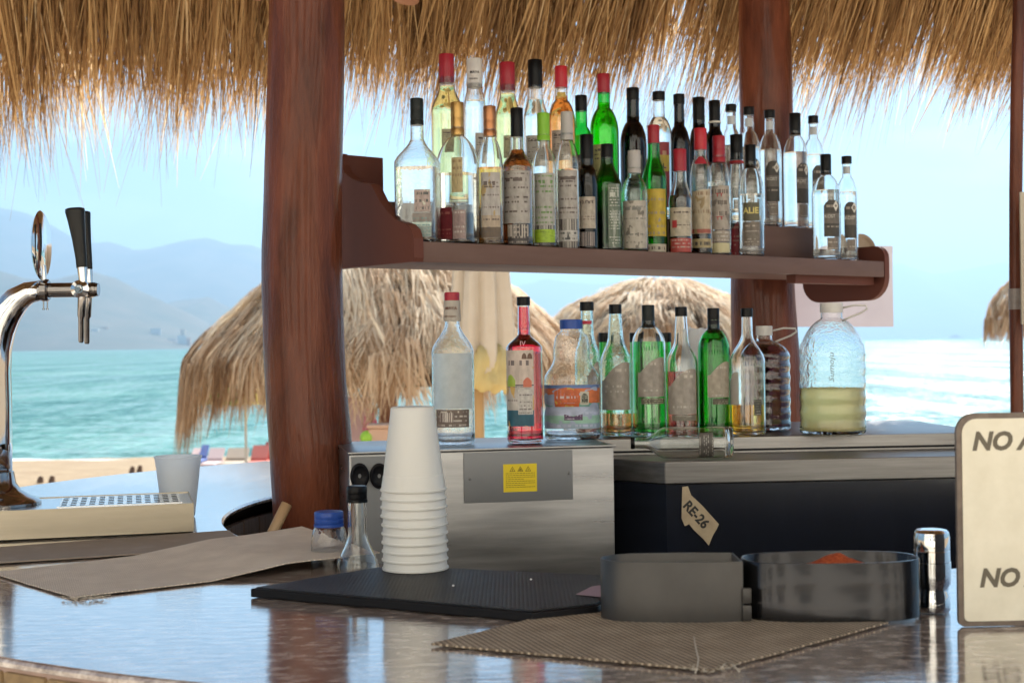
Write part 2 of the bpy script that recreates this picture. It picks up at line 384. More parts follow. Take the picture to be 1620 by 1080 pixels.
# mountains across the bay
def ridge(name, pts, Y, depth, seed, m, zb=-6, n=260, rows=34, rough=0.22):
    P = []
    x0, x1 = pts[0][0], pts[-1][0]
    pxs = [p[0] for p in pts]; zs = [zat(p[0], p[1], Y) for p in pts]
    for j in range(rows+1):
        v = j/rows; row = []
        for i in range(n+1):
            px = x0+(x1-x0)*i/n; h = float(np.interp(px, pxs, zs)); X = (px-810)/F*Y; yy = Y+(v-0.62)*depth
            prof = (v/0.62)**0.85 if v < 0.62 else max(0, 1-((v-0.62)/0.38)**1.4)
            s1 = 1/ (depth*0.32); rd = 1-abs(noise.noise(Vector((X*s1, yy*s1*0.55, seed))))*2.0
            rd2 = noise.fractal(Vector((X*s1*3.5, yy*s1*2.5, seed+5)), 0.9, 2.1, 4)
            k = math.sin(min(1, v/0.62)*math.pi*0.5)
            z = zb+(h-zb)*prof*(1+rough*(rd-0.75)*(1-0.75*k)+rough*0.22*rd2*(1.3-0.8*k))
            row.append((X, yy, max(zb, z)))
        P.append(row)
    g = MB(); g.grid(P); return tag(g.build(name, m, angle=180), kind='structure')
forest = mat('mountain_forest', (0.035, 0.055, 0.035), 0.95, noise_s=0.004, col2=(0.10, 0.09, 0.06))
ridge('hills', [(-260, 395), (-120, 405), (0, 423), (40, 438), (90, 443), (150, 430), (185, 440), (225, 462), (262, 480), (300, 496), (345, 520), (390, 545), (430, 556)], 6400, 2300, 3, forest)
ridge('hills', [(120, 556), (180, 500), (235, 486), (285, 474), (330, 470), (370, 488), (410, 500), (470, 528), (560, 552)], 7600, 2400, 11, forest)
ridge('mountains', [(-300, 330), (-100, 322), (0, 331), (45, 338), (90, 362), (130, 383), (172, 380), (215, 392), (262, 388), (300, 379), (330, 374), (368, 385), (400, 384), (450, 400), (520, 392), (600, 410), (680, 430), (760, 470), (840, 545)], 12500, 4500, 21, forest)
ridge('mountains', [(640, 548), (760, 470), (860, 440), (960, 450), (1080, 432), (1180, 440), (1280, 428), (1360, 440), (1425, 414), (1475, 432), (1530, 424), (1590, 416), (1650, 424), (1750, 410), (1900, 430)], 21000, 5000, 31, forest)
# pale town at the foot of the near hill, one house per object
wallm = [mat('town_white', (0.75, 0.73, 0.7), 0.8), mat('town_cream', (0.6, 0.5, 0.38), 0.8), mat('town_terracotta', (0.5, 0.28, 0.18), 0.8)]
winm = mat('town_window', (0.05, 0.07, 0.1), 0.2)
rnd = random.Random(5)
names = {0: 'white', 1: 'cream', 2: 'terracotta'}
for k in range(46):
    px = rnd.uniform(20, 400); big = (k in (0, 1, 2)); 
    if k == 0: px = 162
    if k == 1: px = 176
    if k == 2: px = 205
    Y = 5350+rnd.uniform(-60, 420); base = at(px, 551-rnd.uniform(0, 26 if not big else 3), Y); base.z = max(0, base.z)
    wd, hh = (rnd.uniform(14, 40), rnd.uniform(7, 22)) if not big else (24, 95 - 25*k)
    c = rnd.choice((0, 0, 0, 1, 2)) if not big else 0
    b = thing('hotel_tower' if big else 'hillside_house', ('tallest white hotel tower at the foot of the hill across the bay', 'middle white hotel tower beside the tallest one across the bay', 'shorter white hotel block right of the two towers across the bay')[k] if big else 'tiny %s house among the town houses on the far shore' % names[c], 'building', base, rnd.uniform(-.3, .3), None if big else '%s houses on the far shore' % names[c])
    g = MB(); g.box(-wd/2, wd/2, 0, 14, -60 if not big else -20, hh); g.build('wall', wallm[c], b, smooth=False)
    g = MB(); g.box(-wd/2-.6, wd/2+.6, -.6, 14.6, hh+.01, hh+1.4); g.build('roof', wallm[2 if c else 0], b, smooth=False)
    if big:
        for f in range(int(hh//9)):
            g = MB(); g.box(-wd/2+2, wd/2-2, -.4, -.02, 4+f*9, 7+f*9); g.build('window', winm, b, smooth=False)
# small islet on the horizon at the right
g = MB(); c = at(1511, 534, 9000); P = []
for j in range(9):
    P.append([(c.x+(i/14-.5)*130+0*j, c.y+(j/8-.5)*120, SEAZ-2+ (24*math.sin(math.pi*i/14)**1.3*math.sin(math.pi*j/8)*(1+.5*nz(i*.6, j*.7)))) for i in range(15)])
g.grid(P); tag(g.build('islet', forest), 'small dark rocky islet on the sea horizon at the right', 'islet')

# terrace slab the bar stands on
tile = mat('terrace_stone', (0.60, 0.52, 0.42), 0.6, noise_s=3, col2=(0.52, 0.44, 0.34), bump=0.002, bump_s=30)
g = MB(); g.box(-9, 9, -9.9, 5.6, -1.62, 0, bev=0.02); tag(g.build('terrace_floor', tile), kind='structure')

# added building, unseen behind the camera; its sunlit cream front bounces fill light
hw = mat('bounce_plaster', (0.83, 0.79, 0.71), 0.85, noise_s=.6, col2=(0.77, 0.73, 0.64)); hwin = mat('bounce_glass', (0.05, 0.07, 0.08), 0.1); hrail = mat('bounce_rail', (0.7, 0.68, 0.62), 0.5)
ht = thing('bounce_building', 'added cream building unseen behind the camera, bouncing sunlight onto the bar', 'building', (0, -10, -1.5))
g = MB(); g.box(-22, 22, -9, 0, 0, 15.5); g.build('wall', hw, ht, smooth=False)
g = MB(); g.box(-22.3, 22.3, -9.3, .5, 15.51, 16.0); g.build('roof', hw, ht, smooth=False)
wm_ = bm_ = None
for f in range(4):
    for i in range(9):
        x = -19+i*4.75; z = 2.0+f*3.4
        if wm_ is None:
            g = MB(); g.box(-.8, .8, .003, .05, 0, 1.9); wm_ = wo = g.build('window', hwin, ht, smooth=False)
            g = MB(); g.box(-1.3, 1.3, .004, 1.1, -.25, -.1); g.box(-1.3, 1.3, 1.04, 1.1, -.098, .85); bm_ = bo = g.build('balcony', hw, ht, smooth=False)
        else:
            wo = wm_.copy(); bo = bm_.copy(); COL.objects.link(wo); COL.objects.link(bo)
        wo.location = bo.location = (x, 0, z)

# ================================================================== BAR COUNTER
CX, CY, RI, RO, CT = 0.33, 2.93, 0.91, 1.643, 1.05
def counter_mat():
    m = bpy.data.materials.new('polished_counter'); m.use_nodes = True; nt = m.node_tree; N = nt.nodes.new; L = nt.links.new
    b = nt.nodes['Principled BSDF']; b.inputs['Roughness'].default_value = 0.1; b.inputs['IOR'].default_value = 1.6
    b.inputs['Coat Weight'].default_value = 1.0; b.inputs['Coat Roughness'].default_value = 0.04; b.inputs['Coat IOR'].default_value = 1.9
    tc = N('ShaderNodeTexCoord')
    def nzz(sc, st, det=5):
        mp = N('ShaderNodeMapping'); mp.inputs['Scale'].default_value = st; mp.inputs['Rotation'].default_value = (0, 0, -0.1); L(tc.outputs['Object'], mp.inputs[0])
        n = N('ShaderNodeTexNoise'); n.inputs['Scale'].default_value = sc; n.inputs['Detail'].default_value = det; n.inputs['Roughness'].default_value = 0.65; L(mp.outputs[0], n.inputs[0]); return n.outputs[0]
    rp = N('ShaderNodeValToRGB'); e = rp.color_ramp.elements; e[0].position = 0.33; e[1].position = 0.66
    e[0].color = lin((0.10, 0.065, 0.052)); e[1].color = lin((0.72, 0.62, 0.55)); k = e.new(0.5); k.color = lin((0.36, 0.28, 0.24))
    L(nzz(55, (0.75, 1.3, 1), 10), rp.inputs[0]); L(rp.outputs[0], b.inputs['Base Color'])
    mr = N('ShaderNodeMapRange'); mr.inputs[1].default_value = 0.3; mr.inputs[2].default_value = 0.75; mr.inputs[3].default_value = 0.015; mr.inputs[4].default_value = 0.08
    L(nzz(9, (1, 1, 1), 4), mr.inputs[0]); L(mr.outputs[0], b.inputs['Coat Roughness'])
    bp = N('ShaderNodeBump'); bp.inputs['Distance'].default_value = 0.00042; L(nzz(42, (0.3, 1.5, 1), 5), bp.inputs['Height'])
    L(bp.outputs[0], b.inputs['Normal']); L(bp.outputs[0], b.inputs['Coat Normal'])
    return m
bar = thing('bar_counter', 'round polished brown stone bar counter with tiled front', 'bar counter', (CX, CY, 0))
g = MB(); n = 160
prof = [(CT-.009, RO), (CT-.004, RO), (CT-.001, RO-.002), (CT, RO-.006), (CT, RO-.008), (CT, RI+.008), (CT, RI+.004), (CT-.004, RI), (CT-.009, RI)]
vs = [(r*math.cos(2*math.pi*i/n), r*math.sin(2*math.pi*i/n), z) for z, r in prof for i in range(n)]
fs = [(j*n+i, j*n+(i+1) % n, ((j+1) % len(prof))*n+(i+1) % n, ((j+1) % len(prof))*n+i) for j in range(len(prof)) for i in range(n)]
g.add(vs, fs); g.build('counter_top', counter_mat(), bar, angle=4)
grout = mat('grout', (0.50, 0.36, 0.31), 0.85, noise_s=40, col2=(0.42, 0.29, 0.24))
g = MB(); g.lathe([(0, RO-.005), (CT-.0095, RO-.005)], 120, False, False); g.lathe([(0, RO-.06), (CT-.0095, RO-.06)], 120, False, False)
g.build('counter_front', grout, bar, fix=False)
stone = mat('stone_tile', (0.40, 0.27, 0.13), 0.7, noise_s=30, col2=(0.2, 0.13, 0.07), bump=0.002, bump_s=70)
nt_ = 148; tm = None
for row in range(2):
    for i in range(nt_):
        if tm is None:
            g = MB(); wt = 2*math.pi*RO/nt_/2-.0022; g.box(-wt, wt, -.006, .012, 0, .062, bev=.0025); o = g.build('tile', stone, bar, smooth=False); tm = o
        else: o = tm.copy(); COL.objects.link(o); o.parent = bar
        a = 2*math.pi*(i+.5*row)/nt_; o.location = ((RO-.013)*math.cos(a), (RO-.013)*math.sin(a), CT-.0145-.062-.066*row); o.rotation_euler = (0, 0, a-math.pi/2)
plank = mat('inner_plank', (0.19, 0.115, 0.07), 0.7, noise_s=14, col2=(0.1, 0.06, 0.035), stretch=(3, 3, .4), bump=.002)
pm = None; npl = 64
for i in range(npl):
    if pm is None:
        g = MB(); wt = math.pi*RI/npl-.0015; g.box(-wt, wt, -.008, .008, 0, .98, bev=.002); o = g.build('plank', plank, bar, smooth=False); pm = o
    else: o = pm.copy(); COL.objects.link(o); o.parent = bar
    a = 2*math.pi*i/npl; o.location = ((RI+.02)*math.cos(a), (RI+.02)*math.sin(a), .03); o.rotation_euler = (0, 0, a+math.pi/2)

# ================================================================== COLUMNS
wood = mat('varnished_red_wood', (0.20, 0.060, 0.030), 0.42, spec=.16, noise_s=7, col2=(0.055, 0.015, 0.008), stretch=(2.2, 2.2, .45), bump=.004, bump_s=55, coat=0.22)
def column(prof, Y, label, knots, seed):
    pts = []; rad = []
    ys_ = np.linspace(prof[0][0], prof[-1][0], 46)
    for y in ys_:
        l = np.interp(y, [p[0] for p in prof], [p[1] for p in prof]); r = np.interp(y, [p[0] for p in prof], [p[2] for p in prof])
        c = at((l+r)/2, y, Y); pts.append(Vector((c.x, c.y, c.z))); rad.append((r-l)/2*Y/F)
    base = pts[-1].copy(); pts.append(Vector((base.x, base.y, 0.0))); rad.append(rad[-1]*1.03)
    o = thing('timber_column', label, 'column', (base.x, base.y, 0))
    g = MB(); rel = [p-Vector((base.x, base.y, 0)) for p in pts]
    g.tube(rel, rad, 44)
    for i, v in enumerate(g.v):
        a = Vector(v); ax = Vector((np.interp(-a.z, [-p.z for p in rel], [p.x for p in rel]), 0, a.z)); d = a-ax; d.z = 0
        k = 1+0.055*noise.noise(Vector((d.normalized().x*1.5, d.normalized().y*1.5, a.z*2.6+seed)))+0.02*noise.noise(Vector((d.normalized().x*5, d.normalized().y*5, a.z*9+seed)))
        q = ax+d*k; g.v[i] = (q.x, q.y, a.z)
    g.build('trunk', wood, o, angle=180)
    return o
column([(-260, 428, 548), (0, 425, 545), (100, 424, 545), (200, 420, 543), (300, 417, 541), (400, 414, 542), (450, 414, 543), (500, 416, 545), (550, 417, 546), (600, 420, 548), (650, 422, 552), (700, 425, 556), (760, 428, 558), (860, 432, 556), (1200, 432, 556)], 2.95, 'thick varnished red-brown timber column standing inside the round counter', 1, 2.0)
column([(-160, 1166, 1246), (0, 1168, 1248), (100, 1170, 1252), (200, 1172, 1255), (300, 1166, 1256), (440, 1155, 1257), (520, 1158, 1262), (600, 1162, 1268), (700, 1164, 1270), (1000, 1164, 1270)], 4.25, 'brown timber column behind the right end of the bottle shelf', 0, 9.0)
# thin post at the right edge
po = thing('roof_post', 'thin reddish-brown wooden post at the right edge beside the hanging cream board', 'post', at(1609, 640, 3.0)*1.0)
po.location.z = 0; b0 = Vector(po.location)
g = MB(); pl = []
for y, x in ((-200, 1614), (0, 1613), (150, 1609), (300, 1607), (480, 1607), (650, 1609), (900, 1609)):
    c = at(x, y, 3.0); pl.append((c.x-b0.x, 0, c.z))
pl.append((0, 0, 0))
g.tube(pl, [.0135]*len(pl), 14); g.build('shaft', wood, po)
tp = mat('clear_tape', (0.35, 0.3, 0.27), 0.3, noise_s=60, col2=(0.25, 0.2, 0.18))
g = MB(); c = at(1607, 473, 3.0); g.lathe([(-.022, .0145), (.022, .0145)], 16, False, False, c=(c.x-b0.x, 0, c.z)); g.build('tape_wrap', tp, po)
cr = mat('cream_board', (0.5, 0.45, 0.37), 0.6, noise_s=12, col2=(0.44, 0.39, 0.31))
g = MB(); a, b_ = at(1612.5, 304, 2.9), at(1760, 511, 2.9); g.box(a.x, b_.x, 2.895, 2.902, b_.z, a.z, bev=.001)
tag(g.build('hanging_board', cr), 'cream board hanging in front of the thin post at the right edge', 'board')

# ================================================================== THATCH ROOF
straw = tint_mat('straw', [(0.12, 0.062, 0.026), (0.42, 0.25, 0.11), (0.70, 0.47, 0.22), (0.88, 0.70, 0.43)], 0.75, 0.4)
roof = thing('thatched_roof', 'golden brown dried palm thatch roof with ragged fringe over the bar', 'roof', (0, 2.0, CAMZ+.7))
ro = Vector(roof.location)
APX = Vector((0.15, 2.7, CAMZ+2.9))
def eave_pt(s):   # s in 0..1 round the rectangle ; returns point and outward dir ; 0..0.34 is the far side
    XL, XR, YN, YF = -2.3, 2.5, 0.75, 4.82
    L1, L2 = XR-XL, YF-YN; T = 2*(L1+L2); d = s*T
    if d < L1: return Vector((XL+d, YF, 0)), Vector((0, 1, 0))
    d -= L1
    if d < L2: return Vector((XR, YF-d, 0)), Vector((1, 0, 0))
    d -= L2
    if d < L1: return Vector((XR-d, YN, 0)), Vector((0, -1, 0))
    d -= L1; return Vector((XL, YN+d, 0)), Vector((-1, 0, 0))
def ez(e):
    return 0.95*((4.82-e.y)/(4.82-0.75))**1.3 if e.y < 4.82 else 0.0
def fringe(N, s0, s1, seed, wisp=0.0):
    rg = np.random.default_rng(seed); k = 7; P = np.zeros((N, k, 3)); W = np.zeros((N, k)); side = np.zeros((N, 3))
    u = rg.random(N); t = np.linspace(0, 1, k)
    G_ = 13; nC = N//G_+1; cu = rg.random(nC); ca = rg.normal(0, .085, nC); ct = rg.normal(0, .20, nC); cL = rg.normal(0, .045, nC); u = np.clip(cu[np.arange(N)//G_]+rg.normal(0, .010/(6.0*(s1-s0)/.27), N), 0, .9999); tint = np.zeros(N)
    for i in range(N):
        c_ = i//G_; s_ = s0+(s1-s0)*u[i]; e, od = eave_pt(s_); tan = Vector((od.y, -od.x, 0))
        pos = (e.x*abs(tan.x)+e.y*abs(tan.y))
        # clumps: local drop of the fringe and a shared comb direction
        cl = 0.50*noise.noise(Vector((pos*2.1, seed, 0)))+0.30*noise.noise(Vector((pos*6.2, seed, 4)))+0.22*noise.noise(Vector((pos*14, seed, 8)))
        comb = -0.17+0.10*noise.noise(Vector((pos*1.4, seed, 17)))+0.10*noise.noise(Vector((pos*5, seed, 27)))
        a = rg.normal(comb, 0.045)+ca[c_]; tint[i] = np.clip(rg.normal(.40, .15)+ct[c_], 0, 1)
        lay = rg.random()                     # 0 top layer, 1 lowest layer
        L_ = 0.625+0.10*max(0, -pos-.55)+0.24*cl+cL[c_]+rg.exponential(0.035) - 0.16*(rg.random()**3)
        if rg.random() < 0.06: L_ += rg.random()*0.14
        if wisp: L_ += wisp*(.35+.65*rg.random()); a += rg.normal(0, .05)
        back = 0.62+0.12*rg.random()
        x0 = e+Vector((0, 0, CAMZ+1.50+ez(e)+0.10*lay-0.07)) - od*back
        sl = 0.80+0.05*rg.normal()
        curl = 0.10*rg.random()+.02
        for j in range(k):
            q = t[j]*L_
            out_ = sl*q - curl*q*q*0.9; dn = 0.92*q*(0.72+0.32*t[j])
            p = x0+od*out_*0.98+tan*(a*q*(0.6+0.5*t[j])+0.012*math.sin(3*t[j]+i))+Vector((0, 0, -dn))
            P[i, j] = p-ro
        wd = rg.uniform(.0015, .0038) if rg.random() < .7 else rg.uniform(.003, .0052)
        W[i] = wd*np.array([1, 1, 1, .95, .8, .5, .12])
        sv = tan*math.cos(rg.normal(0, .5))+Vector((0, 0, 1))*rg.normal(0, .25)+od*rg.normal(0, .4); side[i] = sv.normalized()
    return P, W, side, tint
P, W, sd_, ti = fringe(13500, 0.0, 0.2706, 3)
tag(ribbons('thatch_fringe', P, W, sd_, ti, straw, roof), kind='stuff')
P, W, sd_, ti = fringe(1500, 0.0, 0.2706, 9, .17); W = W*0+np.array([.0011, .0011, .0011, .001, .0009, .0008, .0003]); ti = ti*.4
tag(ribbons('thatch_fringe', P, W, sd_, ti, straw, roof), kind='stuff')
P, W, sd_, ti = fringe(8000, 0.2706, 1.0, 5); W *= 2.6
tag(ribbons('thatch_fringe', P, W, sd_, ti, straw, roof), kind='stuff')
# the thick thatch cover behind the fringe: four hips with a rough underside
cov = mat('thatch_underside', (0.30, 0.185, 0.085), 0.9, noise_s=20, col2=(0.11, 0.06, 0.028), stretch=(2, .3, .3), bump=.01, bump_s=30)
g = MB()
for dz in (0, .16):
    ring = []
    for s_ in np.linspace(0, 1, 81)[:-1]:
        e, od = eave_pt(s_); p = e-od*(0.30)+Vector((0, 0, CAMZ+1.26+ez(e)+dz)); ring.append(p-ro)
    ap = APX+Vector((0, 0, dz))-ro
    rows_ = [[ring[i].lerp(ap, t) for i in range(80)] for t in (0, .25, .5, .75, .97)]
    vs = [p for r in rows_ for p in r]; g.add(vs, [(j*80+i, j*80+(i+1) % 80, (j+1)*80+(i+1) % 80, (j+1)*80+i) for j in range(4) for i in range(80)])
    if dz == 0: o0 = 0
g.f += [(i, (i+1) % 80, 400+(i+1) % 80, 400+i) for i in range(80)]
g.f += [(320+i, 320+(i+1) % 80, 720+(i+1) % 80, 720+i) for i in range(80)]
g.build('thatch_cover', cov, roof, angle=180, fix=False)
pole = mat('roof_pole', (0.42, 0.2, 0.10), 0.55, noise_s=8, col2=(0.26, 0.11, 0.06), stretch=(1, 1, 1), bump=.003, bump_s=30)
def rafter(px, py, Y, rad, tilt=0):
    e = at(px, py, Y)-ro; a = (APX-ro)+Vector((0, 0, -.22)); d = (a-e); 
    g = MB(); pts = [e+d*t for t in (0, .02, .2, .45, .7, 1.0)]; g.tube(pts, [rad*.8, rad, rad*1.04, rad, rad, rad], 20)
    for i, v in enumerate(g.v): q = Vector(v); g.v[i] = tuple(q+Vector((nz(q.x*9, q.y*9), nz(q.z*9, q.x*9), nz(q.y*9, q.z*9)))*.006)
    g.build('rafter', pole, roof, angle=60)
rafter(400, -12, 4.15, .052); rafter(640, -2, 4.05, .048); rafter(1058, -24, 4.1, .05)
for px in (-300, 1500, 1900): rafter(px, -60, 4.1, .05)

# ================================================================== BOTTLE SHELF
P0 = Vector((-.186, 2.95, 0)); E = Vector((1.214, .99, 0)).normalized(); ND = Vector((-E.y, E.x, 0)); SL = 1.566; SA = math.atan2(E.y, E.x)
SZ = CAMZ+.212; RZ = SZ+.098
def shelf_solve(px, d):
    """point on the shelf at offset d behind its front edge, seen at column px"""
    u = ray(px, 380); k = u.x/u.y; b = P0+ND*d
    t = (k*b.y-b.x)/(E.x-k*E.y); return b+E*t, t
shf = thing('bottle_shelf', 'long brown wooden shelf with scrolled end bracket fixed between two columns', 'shelf', (P0.x, P0.y, SZ), SA)
shw = mat('shelf_wood', (0.17, 0.105, 0.09), 0.55, spec=.3, noise_s=8, col2=(0.13, 0.075, 0.062), stretch=(.35, 2, 2), bump=.001, bump_s=40)
brk = mat('bracket_wood', (0.13, 0.045, 0.032), 0.55, spec=.25, noise_s=7, col2=(0.13, 0.045, 0.032), stretch=(1, 1, .4), bump=.0006, bump_s=30)
g = MB(); g.box(-.002, SL, 0.004, .28, -.038, 0, bev=.002); g.build('shelf_board', shw, shf)
g = MB(); g.box(-.001, SL-.001, -.008, .0035, -.041, .002, bev=.002); g.build('front_edge', shw, shf)
g = MB(); g.box(.003, 1.47, .135, .275, .001, .098, bev=.003); g.build('riser', shw, shf)
g = MB(); g.box(-.02, .10, .283, .298, -.03, .214, bev=.002); g.build('back_board', brk, shf)
prof = [(551, 244), (554, 261), (561, 275), (573, 284), (587, 290), (602, 292), (608, 302), (616, 318), (628, 334), (642, 349), (659, 355), (667, 363), (671, 377), (672, 408)]
poly = []
for px, py in prof:
    u = ray(px, py); k = u.x/u.y; d = (k*P0.y-P0.x)/(ND.x-k*ND.y); q = P0+ND*d; poly.append((-.0025, d, zat(px, py, q.y)-SZ))
poly = [(-.0025, .298, .214)]+poly+[(-.0025, -.009, -.041), (-.0025, .298, -.041)]
g = MB(); g.prism(poly, (-.024, 0, 0)); g.build('end_bracket', brk, shf, smooth=False)
poly = []
def arc(cy, cz, r, a0, a1, n=7): return [(SL+.001, cy+r*math.cos(R(a0+(a1-a0)*i/n)), cz+r*math.sin(R(a0+(a1-a0)*i/n))) for i in range(n+1)]
poly = arc(.025, .012, .034, 180, 90)+[(SL+.001, .28, .046)]+arc(.22, -.045, .06, 0, -90)+arc(.055, -.04, .064, -90, -180)
g = MB(); g.prism(poly, (.02, 0, 0)); g.build('end_bracket', brk, shf, smooth=False)
g = MB(); g.box(1.22, SL-.01, .02, .05, -.062, -.0395); g.build('cleat', brk, shf)
# round clay dish leaning at the shelf's right end
clay = mat('clay_dish', (0.42, 0.34, 0.26), 0.6, noise_s=14, col2=(0.34, 0.27, 0.2))
p, t = shelf_solve(1364, .12)
d = thing('clay_dish', 'round tan clay dish standing on edge at the right end of the shelf', 'dish', (p.x, p.y, SZ+.003), 0)
g = MB(); rr = .044; g.lathe([(-.014, .01), (-.014, rr*.8), (-.008, rr*.95), (0, rr), (.003, rr), (.002, rr*.93), (-.006, rr*.85), (-.0105, rr*.7), (-.0105, .01)], 40)
o = g.build('bowl', clay, d, angle=60); o.rotation_euler = (R(78), 0, R(20)); o.location = (0, 0, rr)
pap = mat('pink_paper', (0.56, 0.53, 0.58), 0.7, noise_s=7, col2=(0.50, 0.47, 0.52), translucent=.2)
g = MB(); P_ = []
for j in range(9):
    P_.append([(lambda q: (q.x, q.y+.006*math.sin(i*.9+j*.4), q.z))(at(1257+156*i/8, 389+128*j/8, 4.42)) for i in range(9)])
g.grid(P_); tag(g.build('paper_sheet', pap, angle=180), 'faded pinkish paper sheet hanging behind the right end of the shelf', 'paper')

# ================================================================== BOTTLES
G = {
 'clear': glass('clear_glass', (0.97, 0.99, 0.985)),
 'wavy': glass('embossed_clear_glass', (0.97, 0.99, 0.985), bump=.0006, bump_s=160),
 'aqua': glass('aqua_glass', (0.86, 0.97, 0.93), bump=.0004, bump_s=120),
 'green': glass('green_glass', (0.12, 0.72, 0.2)),
 'darkgreen': glass('dark_green_glass', (0.07, 0.30, 0.08)),
 'dark': glass('dark_glass', (0.035, 0.03, 0.032)),
 'pet': glass('clear_plastic', (0.97, 0.985, 0.99), ior=1.4, bump=.0012, bump_s=70),
}
Q = {
 'tequila': glass('gold_tequila', (0.99, 0.90, 0.42), ior=1.36), 'water': glass('clear_spirit', (0.98, 0.99, 0.985), ior=1.36),
 'rum': glass('dark_rum', (0.34, 0.12, 0.045), ior=1.36), 'amber': glass('amber_spirit', (0.88, 0.52, 0.12), ior=1.36),
 'orange': glass('orange_liqueur', (0.98, 0.36, 0.08), ior=1.36), 'lime': glass('yellow_green_liqueur', (0.82, 0.95, 0.05), ior=1.36),
 'green': glass('green_syrup', (0.008, 0.46, 0.035), ior=1.4), 'red': glass('red_syrup', (0.92, 0.008, 0.045), ior=1.4),
 'brown': glass('brown_liqueur', (0.10, 0.045, 0.03), ior=1.38), 'wine': glass('dark_red_syrup', (0.05, 0.008, 0.012), ior=1.38),
 'yellow': glass('golden_syrup', (0.88, 0.52, 0.06), ior=1.4), 'peach': glass('orange_syrup', (0.92, 0.30, 0.10), ior=1.4),
}
Q['juice'] = mat('lime_juice', (0.96, 0.86, 0.42), 0.6, trans=.55, ior=1.1)
Q['redbrown'] = glass('red_brown_syrup', (0.42, 0.06, 0.04), ior=1.4)
CAPM = {
 'black': mat('cap_black', (0.006, 0.006, 0.007), 0.35, spec=.22), 'red': mat('cap_red', (0.34, 0.015, 0.03), 0.4), 'brightred': mat('cap_bright_red', (0.5, 0.02, 0.035), 0.4),
 'gold': mat('cap_gold', (0.50, 0.30, 0.10), 0.35, metal=.8), 'copper': mat('cap_copper', (0.45, 0.20, 0.09), 0.35, metal=.8), 'white': mat('cap_white', (0.62, 0.60, 0.58), 0.45),
 'green': mat('cap_green', (0.22, 0.50, 0.03), 0.4), 'grey': mat('cap_grey', (0.45, 0.43, 0.42), 0.4), 'blue': mat('cap_blue', (0.02, 0.07, 0.33), 0.4),
 'greyblack': mat('cap_charcoal', (0.014, 0.018, 0.018), 0.4, spec=.25),
}
